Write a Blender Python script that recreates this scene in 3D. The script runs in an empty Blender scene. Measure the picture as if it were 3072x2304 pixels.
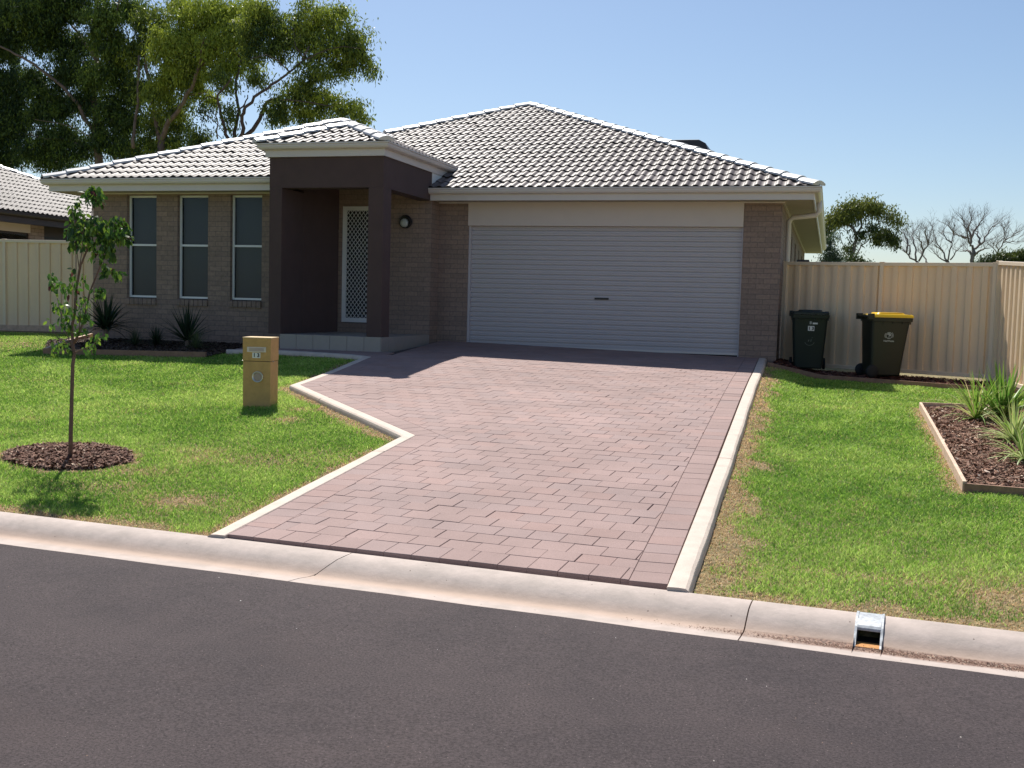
import bpy, bmesh, math, random
import numpy as np
from mathutils import Vector, Matrix
random.seed(7); RNG = np.random.default_rng(11)
scene = bpy.context.scene
COL = scene.collection
R = math.radians

# ---------------------------------------------------------------- camera
CAMP = dict(C=np.array([6.266, -18.7135, 0.7395]), yaw=.2819, pitch=.0718, roll=.0257, f=3276.28)
def cam_axes():
    y, p, r = CAMP['yaw'], CAMP['pitch'], CAMP['roll']
    F = np.array([-math.sin(y)*math.cos(p), math.cos(y)*math.cos(p), -math.sin(p)])
    R0 = np.array([math.cos(y), math.sin(y), 0.]); U0 = np.cross(R0, F)
    return math.cos(r)*R0+math.sin(r)*U0, -math.sin(r)*R0+math.cos(r)*U0, F
CR, CU, CF = cam_axes()
cam = bpy.data.cameras.new('camera'); camo = bpy.data.objects.new('camera', cam); COL.objects.link(camo)
m = Matrix(((CR[0], CU[0], -CF[0]), (CR[1], CU[1], -CF[1]), (CR[2], CU[2], -CF[2]))).to_4x4()
m.translation = Vector(CAMP['C']); camo.matrix_world = m
cam.sensor_width = 36; cam.lens = 36*CAMP['f']/3072; cam.clip_start = .05; cam.clip_end = 3000
scene.camera = camo

# ---------------------------------------------------------------- light
SUN_EL, SUN_AZ = R(51.5), R(28)          # shadows fall towards the street and a little to the right
sdir = Vector((-math.sin(SUN_AZ)*math.cos(SUN_EL), math.cos(SUN_AZ)*math.cos(SUN_EL), math.sin(SUN_EL)))
world = bpy.data.worlds.new('World'); scene.world = world; world.use_nodes = True
nt = world.node_tree; bg = nt.nodes['Background']
sky = nt.nodes.new('ShaderNodeTexSky'); sky.sky_type = 'NISHITA'; sky.sun_disc = False
sky.sun_elevation = SUN_EL; sky.sun_rotation = -SUN_AZ; sky.altitude = 100
sky.air_density = 1.0; sky.dust_density = .7; sky.ozone_density = 3.4
nt.links.new(sky.outputs[0], bg.inputs[0]); bg.inputs[1].default_value = .080
sl = bpy.data.lights.new('sun', 'SUN'); sl.energy = 5.0; sl.angle = R(.5); sl.color = (1, .955, .88)
so = bpy.data.objects.new('sun', sl); COL.objects.link(so)
so.rotation_euler = sdir.to_track_quat('Z', 'Y').to_euler()
scene.view_settings.view_transform = 'Standard'; scene.view_settings.look = 'None'
scene.view_settings.exposure = .45; scene.view_settings.gamma = 1
scene.cycles.max_bounces = 8; scene.cycles.transparent_max_bounces = 12

# ---------------------------------------------------------------- geometry helpers
def sm(a, b, x):
    t = np.clip((x-a)/(b-a), 0, 1); return t*t*(3-2*t)
def kerb_y(x): return -12.45-.0801*(x-.75)
def zg(x, y):
    x = np.asarray(x, float); y = np.asarray(y, float)
    s = y*12.6/-kerb_y(np.clip(x, -30, 30))
    z = np.where(s >= 0, 0., np.where(s > -3.5, .045*s, -.1575+.0706*(s+3.5)))
    w = 1-sm(2, 6, -y)
    z = z+(.05-.1*np.clip((x+.3)/5.6, 0, 1))*w
    t = np.clip(-s, 0, 12.6)/12.6
    zr = -.21-.59*t**1.25
    zr = np.where(s < -12.6, z, zr)
    k = sm(5.42, 6.1, x)
    return z+(zr-z)*k
def ray(u, v):                                    # u, v in a 2212 x 1659 view of the picture
    k = 3072/2212; f = CAMP['f']
    return CF+CR*((u*k-1536)/f)-CU*((v*k-1152)/f)
def at(u, v, Y):
    d = ray(u, v); t = (Y-CAMP['C'][1])/d[1]; return Vector(CAMP['C']+t*d)
def gnd(u, v, off=0.):
    d = ray(u, v); ts = np.linspace(3, 60, 6000)
    P = CAMP['C'][None]+ts[:, None]*d[None]
    h = P[:, 2]-zg(P[:, 0], P[:, 1])-off
    i = np.argmax(h < 0); return Vector(P[i])

ORG = {}
def tag(o, label=None, cat=None, group=None, kind=None):
    if label: o['label'] = label
    if cat: o['category'] = cat
    if group: o['group'] = group
    if kind: o['kind'] = kind
    return o
def empty(name, loc, label, cat, group=None):
    o = bpy.data.objects.new(name, None); COL.objects.link(o); o.location = loc
    o.empty_display_size = .2
    ORG[o.name] = Vector(loc); return tag(o, label, cat, group)
class MB:
    def __init__(s): s.v = []; s.f = []; s.c = []; s.cur = None
    def add(s, vs, fs):
        n = len(s.v); s.v += [tuple(p) for p in vs]; s.f += [tuple(i+n for i in f) for f in fs]
        if s.cur is not None: s.c += [s.cur]*len(vs)
    def box(s, x0, x1, y0, y1, z0, z1):
        s.add([(x0,y0,z0),(x1,y0,z0),(x1,y1,z0),(x0,y1,z0),(x0,y0,z1),(x1,y0,z1),(x1,y1,z1),(x0,y1,z1)],
              [(0,3,2,1),(4,5,6,7),(0,1,5,4),(1,2,6,5),(2,3,7,6),(3,0,4,7)])
    def obox(s, c, ax, ay, az, hx, hy, hz):
        c = Vector(c); ax = Vector(ax).normalized()*hx; ay = Vector(ay).normalized()*hy; az = Vector(az).normalized()*hz
        P = [c-ax-ay-az, c+ax-ay-az, c+ax+ay-az, c-ax+ay-az, c-ax-ay+az, c+ax-ay+az, c+ax+ay+az, c-ax+ay+az]
        s.add(P, [(0,3,2,1),(4,5,6,7),(0,1,5,4),(1,2,6,5),(2,3,7,6),(3,0,4,7)])
    def tube(s, pts, rad, n=8, cap=True):
        pts = [Vector(p) for p in pts]
        if not hasattr(rad, '__len__'): rad = [rad]*len(pts)
        vs = []; up = Vector((0, 0, 1))
        t0 = (pts[1]-pts[0]).normalized(); a = t0.cross(up)
        if a.length < .1: a = t0.cross(Vector((1, 0, 0)))
        a.normalize()
        for i, p in enumerate(pts):
            t = (pts[min(i+1, len(pts)-1)]-pts[max(i-1, 0)]).normalized()
            a = (a-t*a.dot(t)).normalized(); b = t.cross(a)
            for k in range(n):
                th = 2*math.pi*k/n; vs.append(p+(a*math.cos(th)+b*math.sin(th))*rad[i])
        fs = []
        for i in range(len(pts)-1):
            for k in range(n): fs.append((i*n+k, i*n+(k+1) % n, (i+1)*n+(k+1) % n, (i+1)*n+k))
        if cap: fs.append(tuple(range(n))[::-1]); fs.append(tuple((len(pts)-1)*n+k for k in range(n)))
        s.add(vs, fs)
    def prism(s, poly, z0, z1):                      # poly: list of xy, z0/z1 constant
        n = len(poly)
        s.add([(p[0], p[1], z0) for p in poly]+[(p[0], p[1], z1) for p in poly],
              [tuple(range(n))[::-1], tuple(range(n, 2*n))]+[(i, (i+1) % n, n+(i+1) % n, n+i) for i in range(n)])
    def lathe(s, c, axis, prof, n=24):               # prof: (radius, along)
        c = Vector(c); ax = Vector(axis).normalized(); a = ax.orthogonal().normalized(); b = ax.cross(a)
        vs = []
        for r_, h in prof:
            for k in range(n):
                th = 2*math.pi*k/n; vs.append(c+ax*h+(a*math.cos(th)+b*math.sin(th))*r_)
        fs = []
        for i in range(len(prof)-1):
            for k in range(n): fs.append((i*n+k, i*n+(k+1) % n, (i+1)*n+(k+1) % n, (i+1)*n+k))
        fs.append(tuple(range(n))[::-1]); fs.append(tuple((len(prof)-1)*n+k for k in range(n)))
        s.add(vs, fs)
    def build(s, name, mat, parent=None, smooth=False, bevel=0, local=False):
        me = bpy.data.meshes.new(name)
        off = Vector((0, 0, 0))
        if parent is not None and not local:
            q = parent
            while q.parent: q = q.parent
            off = ORG[q.name]
        me.from_pydata([(p[0]-off.x, p[1]-off.y, p[2]-off.z) for p in s.v], [], s.f); me.update()
        if s.c:
            at_ = me.color_attributes.new('Col', 'FLOAT_COLOR', 'POINT')
            at_.data.foreach_set('color', np.array([(c[0], c[1], c[2], 1) for c in s.c], np.float32).ravel())
        bm = bmesh.new(); bm.from_mesh(me); bmesh.ops.recalc_face_normals(bm, faces=bm.faces)
        bm.to_mesh(me); bm.free()
        if smooth:
            me.polygons.foreach_set('use_smooth', [True]*len(me.polygons))
        if mat: me.materials.append(mat)
        o = bpy.data.objects.new(name, me); COL.objects.link(o)
        if parent is not None: o.parent = parent
        if bevel:
            b = o.modifiers.new('bevel', 'BEVEL'); b.width = bevel; b.segments = 2; b.limit_method = 'ANGLE'; b.angle_limit = R(40)
            if smooth is False:
                pass
        return o
def np_mesh(name, verts, faces, mat, parent=None, col=None, smooth=False):
    """fast mesh; faces: list of (array of n x k) index arrays"""
    me = bpy.data.meshes.new(name)
    if parent is not None:
        q = parent
        while q.parent: q = q.parent
        verts = verts-np.array(ORG[q.name])
    me.vertices.add(len(verts)); me.vertices.foreach_set('co', np.ascontiguousarray(verts, np.float32).ravel())
    if not isinstance(faces, list): faces = [faces]
    nl = sum(f.size for f in faces); nf = sum(len(f) for f in faces)
    me.loops.add(nl); me.polygons.add(nf)
    me.loops.foreach_set('vertex_index', np.concatenate([f.ravel() for f in faces]).astype(np.int32))
    tot = np.concatenate([np.full(len(f), f.shape[1]) for f in faces]); st = np.concatenate([[0], np.cumsum(tot)[:-1]])
    me.polygons.foreach_set('loop_start', st.astype(np.int32)); me.polygons.foreach_set('loop_total', tot.astype(np.int32))
    me.update(calc_edges=True)
    if smooth: me.polygons.foreach_set('use_smooth', [True]*nf)
    if col is not None:
        a = me.color_attributes.new('Col', 'FLOAT_COLOR', 'POINT')
        c4 = np.ones((len(verts), 4), np.float32); c4[:, :3] = col; a.data.foreach_set('color', c4.ravel())
    me.materials.append(mat)
    o = bpy.data.objects.new(name, me); COL.objects.link(o)
    if parent is not None: o.parent = parent
    return o

# ---------------------------------------------------------------- materials
def newmat(name):
    m_ = bpy.data.materials.new(name); m_.use_nodes = True
    return m_, m_.node_tree, m_.node_tree.nodes['Principled BSDF']
def lk(t, a, b): t.links.new(a, b)
def simple(name, col, rough=.6, var=.12, scale=8, bump=.0, bscale=60, metal=0, spec=.5, col2=None, detail=6, coat=0):
    m_, t, p = newmat(name)
    g = t.nodes.new('ShaderNodeNewGeometry'); n = t.nodes.new('ShaderNodeTexNoise')
    n.inputs['Scale'].default_value = scale; n.inputs['Detail'].default_value = detail; n.inputs['Roughness'].default_value = .65
    lk(t, g.outputs['Position'], n.inputs['Vector'])
    r = t.nodes.new('ShaderNodeValToRGB'); lk(t, n.outputs['Fac'], r.inputs[0])
    c2 = col2 or tuple(c*(1-var) for c in col); c1 = tuple(min(1, c*(1+var)) for c in col) if col2 is None else col
    r.color_ramp.elements[0].position = .3; r.color_ramp.elements[1].position = .7
    r.color_ramp.elements[0].color = (*c2, 1); r.color_ramp.elements[1].color = (*c1, 1)
    lk(t, r.outputs[0], p.inputs['Base Color']); p.inputs['Roughness'].default_value = rough
    p.inputs['Metallic'].default_value = metal; p.inputs['Specular IOR Level'].default_value = spec
    if coat: p.inputs['Coat Weight'].default_value = coat
    if bump:
        n2 = t.nodes.new('ShaderNodeTexNoise'); n2.inputs['Scale'].default_value = bscale; n2.inputs['Detail'].default_value = 5
        lk(t, g.outputs['Position'], n2.inputs['Vector'])
        b = t.nodes.new('ShaderNodeBump'); b.inputs['Strength'].default_value = bump; b.inputs['Distance'].default_value = .01
        lk(t, n2.outputs['Fac'], b.inputs['Height']); lk(t, b.outputs[0], p.inputs['Normal'])
    return m_
def vcol(name, rough=.7, trans=0., spec=.3, noise=0., nscale=200, bump=0, low=0., lscale=1.2):
    m_, t, p = newmat(name)
    a = t.nodes.new('ShaderNodeVertexColor'); a.layer_name = 'Col'
    src = a.outputs['Color']
    if noise:
        g = t.nodes.new('ShaderNodeNewGeometry'); n = t.nodes.new('ShaderNodeTexNoise'); n.inputs['Scale'].default_value = nscale; n.inputs['Detail'].default_value = 4
        lk(t, g.outputs['Position'], n.inputs['Vector'])
        mr = t.nodes.new('ShaderNodeMapRange'); mr.inputs[1].default_value = .3; mr.inputs[2].default_value = .7
        mr.inputs[3].default_value = 1-noise; mr.inputs[4].default_value = 1+noise; lk(t, n.outputs['Fac'], mr.inputs[0])
        mx = t.nodes.new('ShaderNodeVectorMath'); mx.operation = 'SCALE'; lk(t, src, mx.inputs[0]); lk(t, mr.outputs[0], mx.inputs['Scale'])
        src = mx.outputs[0]
        if low:
            nl_ = t.nodes.new('ShaderNodeTexNoise'); nl_.inputs['Scale'].default_value = lscale; nl_.inputs['Detail'].default_value = 7; nl_.inputs['Roughness'].default_value = .6; lk(t, g.outputs['Position'], nl_.inputs['Vector'])
            m2 = t.nodes.new('ShaderNodeMapRange'); m2.inputs[1].default_value = .32; m2.inputs[2].default_value = .68; m2.inputs[3].default_value = 1-low; m2.inputs[4].default_value = 1+low; lk(t, nl_.outputs['Fac'], m2.inputs[0])
            mv = t.nodes.new('ShaderNodeVectorMath'); mv.operation = 'SCALE'; lk(t, src, mv.inputs[0]); lk(t, m2.outputs[0], mv.inputs['Scale']); src = mv.outputs[0]
        if bump:
            b = t.nodes.new('ShaderNodeBump'); b.inputs['Strength'].default_value = bump; b.inputs['Distance'].default_value = .004
            lk(t, n.outputs['Fac'], b.inputs['Height']); lk(t, b.outputs[0], p.inputs['Normal'])
    lk(t, src, p.inputs['Base Color']); p.inputs['Roughness'].default_value = rough; p.inputs['Specular IOR Level'].default_value = spec
    if trans:
        tr = t.nodes.new('ShaderNodeBsdfTranslucent'); lk(t, src, tr.inputs['Color'])
        mix = t.nodes.new('ShaderNodeMixShader'); mix.inputs[0].default_value = trans
        lk(t, p.outputs[0], mix.inputs[1]); lk(t, tr.outputs[0], mix.inputs[2])
        lk(t, mix.outputs[0], t.nodes['Material Output'].inputs['Surface'])
    return m_
def brick_mat(name, c1, c2, mortar, bump=.4):
    m_, t, p = newmat(name)
    g = t.nodes.new('ShaderNodeNewGeometry'); sp = t.nodes.new('ShaderNodeSeparateXYZ'); lk(t, g.outputs['Position'], sp.inputs[0])
    sn = t.nodes.new('ShaderNodeSeparateXYZ'); lk(t, g.outputs['True Normal'], sn.inputs[0])
    ab = t.nodes.new('ShaderNodeMath'); ab.operation = 'ABSOLUTE'; lk(t, sn.outputs[0], ab.inputs[0])
    gt = t.nodes.new('ShaderNodeMath'); gt.operation = 'GREATER_THAN'; gt.inputs[1].default_value = .6; lk(t, ab.outputs[0], gt.inputs[0])
    mx = t.nodes.new('ShaderNodeMix'); lk(t, gt.outputs[0], mx.inputs[0]); lk(t, sp.outputs[0], mx.inputs[2]); lk(t, sp.outputs[1], mx.inputs[3])
    cb = t.nodes.new('ShaderNodeCombineXYZ'); lk(t, mx.outputs[0], cb.inputs[0]); lk(t, sp.outputs[2], cb.inputs[1])
    br = t.nodes.new('ShaderNodeTexBrick'); br.offset = .5; br.inputs['Scale'].default_value = 1
    br.inputs['Brick Width'].default_value = .24; br.inputs['Row Height'].default_value = .086; br.inputs['Mortar Size'].default_value = .006
    br.inputs['Mortar Smooth'].default_value = .3; br.inputs['Bias'].default_value = .1
    br.inputs['Color1'].default_value = (*c1, 1); br.inputs['Color2'].default_value = (*c2, 1); br.inputs['Mortar'].default_value = (*mortar, 1)
    lk(t, cb.outputs[0], br.inputs['Vector'])
    n = t.nodes.new('ShaderNodeTexNoise'); n.inputs['Scale'].default_value = 25; n.inputs['Detail'].default_value = 8; lk(t, g.outputs['Position'], n.inputs['Vector'])
    mr = t.nodes.new('ShaderNodeMapRange'); mr.inputs[1].default_value = .3; mr.inputs[2].default_value = .7; mr.inputs[3].default_value = .85; mr.inputs[4].default_value = 1.13
    lk(t, n.outputs['Fac'], mr.inputs[0])
    vm = t.nodes.new('ShaderNodeVectorMath'); vm.operation = 'SCALE'; lk(t, br.outputs['Color'], vm.inputs[0]); lk(t, mr.outputs[0], vm.inputs['Scale'])
    lk(t, vm.outputs[0], p.inputs['Base Color']); p.inputs['Roughness'].default_value = .85
    b = t.nodes.new('ShaderNodeBump'); b.inputs['Strength'].default_value = bump; b.inputs['Distance'].default_value = .008; b.invert = True
    lk(t, br.outputs['Fac'], b.inputs['Height']); lk(t, b.outputs[0], p.inputs['Normal'])
    return m_
M = {}
M['brick'] = brick_mat('brick', (.320, .226, .180), (.250, .180, .148), (.185, .142, .122))
M['brick2'] = brick_mat('brick_neighbour', (.40, .31, .28), (.33, .25, .23), (.16, .13, .12))
M['render'] = simple('brown_render', (.092, .058, .053), .9, .09, 3, .35, 200)
M['trim'] = simple('cream_trim', (.66, .605, .57), .35, .02, 2)
M['soffit'] = simple('soffit', (.42, .37, .31), .7, .03, 2)
M['lintel'] = simple('lintel', (.66, .575, .525), .75, .02, 3)
M['garage'] = simple('garage_door', (.52, .48, .50), .38, .02, 2)
M['alu'] = simple('white_aluminium', (.80, .80, .80), .35, .02, 4)
M['dark'] = simple('dark_interior', (.02, .02, .02), .9)
M['tile'] = vcol('roof_tile', .50, 0, .15, .20, 30, 0, .18, .8)
M['cap'] = simple('ridge_cap', (.66, .64, .62), .36, .07, 9, .1, 90, spec=.8)
M['mortar'] = simple('dark_mortar', (.05, .045, .04), .9)
M['tilefloor'] = simple('porch_tile', (.33, .295, .27), .45, .05, 3)
M['fence'] = simple('cream_steel', (.86, .67, .465), .42, .03, 1.5, spec=.4)
M['fencerail'] = simple('cream_steel_rail', (.85, .70, .52), .38, .03, 1.5, spec=.5)
M['timber'] = simple('weathered_timber', (.62, .44, .32), .8, .25, 12, .3, 40)
M['timber2'] = simple('brown_timber', (.30, .17, .11), .8, .25, 12, .3, 40)
M['bin_green'] = simple('bin_green', (.006, .016, .012), .5, .1, 4, spec=.5)
M['bin_olive'] = simple('bin_dark_olive', (.017, .020, .010), .5, .1, 4, spec=.5)
M['bin_lid_yellow'] = simple('yellow_plastic', (.95, .58, .010), .32, .04, 4)
M['rubber'] = simple('rubber', (.012, .012, .012), .7)
M['white'] = simple('white_paint', (.78, .78, .76), .5, .02, 4)
M['ink'] = simple('black_ink', (.015, .015, .02), .5, .02, 4)
M['emblem'] = simple('pale_print', (.42, .44, .42), .6, .04, 9)
M['emblem_dim'] = simple('faint_print', (.11, .13, .12), .6, .04, 9)
M['sand'] = simple('letterbox_render', (.56, .34, .13), .85, .10, 14, .25, 120)
M['sandtop'] = simple('letterbox_cap', (.68, .50, .28), .8, .06, 10, .2, 120)
M['chrome'] = simple('brushed_steel', (.62, .60, .57), .3, .05, 10, metal=.8)
M['galv'] = simple('galvanised_steel', (.40, .42, .44), .5, .3, 40, metal=.3)
M['rust'] = simple('rusty_steel', (.48, .21, .05), .7, .3, 60)
M['bark'] = simple('gum_bark', (.20, .14, .11), .9, .4, 5, .5, 20)
M['bark_dark'] = simple('dark_bark', (.11, .075, .065), .9, .35, 5, .4, 20)
M['bark_dead'] = simple('bare_bark', (.21, .175, .165), .9, .3, 5)
M['sapling'] = simple('sapling_bark', (.17, .105, .08), .85, .25, 40, .2, 100)
M['leaf'] = vcol('leaf', .45, .38, .4)
M['leaf_gum'] = vcol('gum_leaf', .5, .28, .35)
M['grass'] = vcol('grass_blade', .55, .42, .3)
M['chips'] = vcol('bark_chips', .85, 0, .2)
M['paver'] = vcol('paver', .82, 0, .3, .12, 130, .4, .13, 1.1)
M['joint'] = simple('paver_joint', (.075, .056, .05), .95, .3, 60)
M['edging'] = simple('concrete_edging', (.60, .50, .42), .85, .12, 7, .35, 120)
M['soil'] = simple('soil', (.13, .085, .055), .95, .35, 14, .6, 60)
M['lamp'] = simple('lamp_lens', (.45, .47, .46), .3, .02)
M['black'] = simple('black_paint', (.018, .018, .02), .4)
M['blind'] = simple('grey_blind', (.32, .32, .345), .8, .03, 2)
M['nb_dark'] = simple('dark_fascia', (.045, .032, .032), .45)
M['cooler'] = simple('cooler_plastic', (.035, .033, .04), .5, .05)
def glass_mat():
    m_, t, p = newmat('window_glass'); t.nodes.remove(p)
    gl = t.nodes.new('ShaderNodeBsdfGlossy'); gl.inputs['Roughness'].default_value = .04; gl.inputs[0].default_value = (.9, .95, 1, 1)
    tr = t.nodes.new('ShaderNodeBsdfTransparent'); tr.inputs[0].default_value = (.66, .68, .70, 1)
    fr = t.nodes.new('ShaderNodeFresnel'); fr.inputs[0].default_value = 1.28
    mx = t.nodes.new('ShaderNodeMixShader'); lk(t, fr.outputs[0], mx.inputs[0]); lk(t, tr.outputs[0], mx.inputs[1]); lk(t, gl.outputs[0], mx.inputs[2])
    lk(t, mx.outputs[0], t.nodes['Material Output'].inputs['Surface']); return m_
M['glass'] = glass_mat()
def asphalt_mat():
    m_, t, p = newmat('asphalt'); g = t.nodes.new('ShaderNodeNewGeometry')
    def noise(s, d=4, r_=.6):
        n = t.nodes.new('ShaderNodeTexNoise'); n.inputs['Scale'].default_value = s; n.inputs['Detail'].default_value = d; n.inputs['Roughness'].default_value = r_
        lk(t, g.outputs['Position'], n.inputs['Vector']); return n
    a = noise(1.4, 8, .72); b = noise(85, 4, .85)
    ra = t.nodes.new('ShaderNodeValToRGB'); lk(t, a.outputs['Fac'], ra.inputs[0])
    ra.color_ramp.elements[0].position = .3; ra.color_ramp.elements[1].position = .72
    ra.color_ramp.elements[0].color = (.044, .035, .037, 1); ra.color_ramp.elements[1].color = (.071, .055, .055, 1)
    rb = t.nodes.new('ShaderNodeMapRange'); lk(t, b.outputs['Fac'], rb.inputs[0]); rb.inputs[1].default_value = .28; rb.inputs[2].default_value = .72; rb.inputs[3].default_value = .18; rb.inputs[4].default_value = 1.9
    vm = t.nodes.new('ShaderNodeVectorMath'); vm.operation = 'SCALE'; lk(t, ra.outputs[0], vm.inputs[0]); lk(t, rb.outputs[0], vm.inputs['Scale'])
    # pale stones
    vo = t.nodes.new('ShaderNodeTexVoronoi'); vo.inputs['Scale'].default_value = 55; lk(t, g.outputs['Position'], vo.inputs['Vector'])
    ls = t.nodes.new('ShaderNodeMath'); ls.operation = 'LESS_THAN'; ls.inputs[1].default_value = .13; lk(t, vo.outputs['Distance'], ls.inputs[0])
    sc = t.nodes.new('ShaderNodeSeparateColor'); lk(t, vo.outputs['Color'], sc.inputs[0])
    g2 = t.nodes.new('ShaderNodeMath'); g2.operation = 'GREATER_THAN'; g2.inputs[1].default_value = .85; lk(t, sc.outputs[0], g2.inputs[0])
    mu = t.nodes.new('ShaderNodeMath'); mu.operation = 'MULTIPLY'; lk(t, ls.outputs[0], mu.inputs[0]); lk(t, g2.outputs[0], mu.inputs[1])
    mx = t.nodes.new('ShaderNodeMix'); mx.data_type = 'RGBA'; lk(t, mu.outputs[0], mx.inputs[0]); lk(t, vm.outputs[0], mx.inputs[6]); mx.inputs[7].default_value = (.22, .18, .17, 1)
    # rusty stains
    c = noise(.55, 3); c.inputs['Detail'].default_value = 8; c.inputs['Roughness'].default_value = .75; rc = t.nodes.new('ShaderNodeMapRange'); lk(t, c.outputs['Fac'], rc.inputs[0]); rc.inputs[1].default_value = .55; rc.inputs[2].default_value = .78; rc.inputs[3].default_value = 0; rc.inputs[4].default_value = .22
    mx2 = t.nodes.new('ShaderNodeMix'); mx2.data_type = 'RGBA'; lk(t, rc.outputs[0], mx2.inputs[0]); lk(t, mx.outputs[2], mx2.inputs[6]); mx2.inputs[7].default_value = (.085, .058, .052, 1)
    lk(t, mx2.outputs[2], p.inputs['Base Color']); p.inputs['Roughness'].default_value = .85; p.inputs['Specular IOR Level'].default_value = .2
    bu = t.nodes.new('ShaderNodeBump'); bu.inputs['Strength'].default_value = .9; bu.inputs['Distance'].default_value = .006; lk(t, b.outputs['Fac'], bu.inputs['Height']); lk(t, bu.outputs[0], p.inputs['Normal'])
    return m_
M['asphalt'] = asphalt_mat()
def kerb_mat():
    m_, t, p = newmat('kerb_concrete'); g = t.nodes.new('ShaderNodeNewGeometry')
    sp = t.nodes.new('ShaderNodeSeparateXYZ'); lk(t, g.outputs['Position'], sp.inputs[0])
    # distance across the kerb: d = kerb line y minus y
    ma = t.nodes.new('ShaderNodeMath'); ma.operation = 'MULTIPLY_ADD'; ma.inputs[1].default_value = -.0801; ma.inputs[2].default_value = -12.39; lk(t, sp.outputs[0], ma.inputs[0])
    su = t.nodes.new('ShaderNodeMath'); su.operation = 'SUBTRACT'; lk(t, ma.outputs[0], su.inputs[0]); lk(t, sp.outputs[1], su.inputs[1])
    n = t.nodes.new('ShaderNodeTexNoise'); n.inputs['Scale'].default_value = 5; n.inputs['Detail'].default_value = 9; n.inputs['Roughness'].default_value = .7; lk(t, g.outputs['Position'], n.inputs['Vector'])
    mp = t.nodes.new('ShaderNodeMapping'); mp.inputs['Scale'].default_value = (.6, 6, 6); lk(t, g.outputs['Position'], mp.inputs[0])
    n3 = t.nodes.new('ShaderNodeTexNoise'); n3.inputs['Scale'].default_value = 2.5; n3.inputs['Detail'].default_value = 6; lk(t, mp.outputs[0], n3.inputs['Vector'])
    r = t.nodes.new('ShaderNodeValToRGB'); lk(t, n.outputs['Fac'], r.inputs[0]); r.color_ramp.elements[0].position = .32; r.color_ramp.elements[1].position = .68
    r.color_ramp.elements[0].color = (.36, .30, .262, 1); r.color_ramp.elements[1].color = (.51, .42, .37, 1)
    # orange band low on the face
    rm = t.nodes.new('ShaderNodeValToRGB'); rm.color_ramp.interpolation = 'EASE'; e = rm.color_ramp.elements
    e[0].position = .14; e[0].color = (0, 0, 0, 1); e[1].position = .36; e[1].color = (0, 0, 0, 1)
    q = e.new(.24); q.color = (1, 1, 1, 1); lk(t, su.outputs[0], rm.inputs[0])
    mx = t.nodes.new('ShaderNodeMix'); mx.data_type = 'RGBA'; mfac = t.nodes.new('ShaderNodeMath'); mfac.operation = 'MULTIPLY'; mfac.inputs[1].default_value = .65
    lk(t, rm.outputs[0], mfac.inputs[0]); lk(t, mfac.outputs[0], mx.inputs[0]); lk(t, r.outputs[0], mx.inputs[6]); mx.inputs[7].default_value = (.46, .31, .22, 1)
    # red silt in the channel to the right of the drive
    xr = t.nodes.new('ShaderNodeMapRange'); lk(t, sp.outputs[0], xr.inputs[0]); xr.inputs[1].default_value = 5.5; xr.inputs[2].default_value = 6.3; xr.inputs[3].default_value = 0; xr.inputs[4].default_value = 1
    dw = t.nodes.new('ShaderNodeMath'); dw.operation = 'MULTIPLY_ADD'; dw.inputs[1].default_value = .09; lk(t, n3.outputs['Fac'], dw.inputs[0]); lk(t, su.outputs[0], dw.inputs[2])
    rs = t.nodes.new('ShaderNodeValToRGB'); e = rs.color_ramp.elements; e[0].position = .270; e[0].color = (0, 0, 0, 1); e[1].position = .388; e[1].color = (0, 0, 0, 1)
    q = e.new(.290); q.color = (1, 1, 1, 1); q = e.new(.366); q.color = (1, 1, 1, 1); lk(t, dw.outputs[0], rs.inputs[0])
    mm = t.nodes.new('ShaderNodeMath'); mm.operation = 'MULTIPLY'; lk(t, xr.outputs[0], mm.inputs[0]); lk(t, rs.outputs[0], mm.inputs[1])
    n2 = t.nodes.new('ShaderNodeTexNoise'); n2.inputs['Scale'].default_value = 70; n2.inputs['Detail'].default_value = 4; lk(t, g.outputs['Position'], n2.inputs['Vector'])
    rr = t.nodes.new('ShaderNodeValToRGB'); lk(t, n2.outputs['Fac'], rr.inputs[0]); rr.color_ramp.elements[0].position = .35; rr.color_ramp.elements[1].position = .7
    rr.color_ramp.elements[0].color = (.10, .055, .04, 1); rr.color_ramp.elements[1].color = (.33, .20, .14, 1)
    mx2 = t.nodes.new('ShaderNodeMix'); mx2.data_type = 'RGBA'; lk(t, mm.outputs[0], mx2.inputs[0]); lk(t, mx.outputs[2], mx2.inputs[6]); lk(t, rr.outputs[0], mx2.inputs[7])
    # pits
    vo = t.nodes.new('ShaderNodeTexVoronoi'); vo.inputs['Scale'].default_value = 16; lk(t, g.outputs['Position'], vo.inputs['Vector'])
    ls = t.nodes.new('ShaderNodeMath'); ls.operation = 'LESS_THAN'; ls.inputs[1].default_value = .075; lk(t, vo.outputs['Distance'], ls.inputs[0])
    sc = t.nodes.new('ShaderNodeSeparateColor'); lk(t, vo.outputs['Color'], sc.inputs[0]); g2 = t.nodes.new('ShaderNodeMath'); g2.operation = 'GREATER_THAN'; g2.inputs[1].default_value = .7; lk(t, sc.outputs[1], g2.inputs[0])
    mu = t.nodes.new('ShaderNodeMath'); mu.operation = 'MULTIPLY'; lk(t, ls.outputs[0], mu.inputs[0]); lk(t, g2.outputs[0], mu.inputs[1])
    mx3 = t.nodes.new('ShaderNodeMix'); mx3.data_type = 'RGBA'; lk(t, mu.outputs[0], mx3.inputs[0]); lk(t, mx2.outputs[2], mx3.inputs[6]); mx3.inputs[7].default_value = (.16, .12, .10, 1)
    lk(t, mx3.outputs[2], p.inputs['Base Color']); p.inputs['Roughness'].default_value = .8
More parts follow.
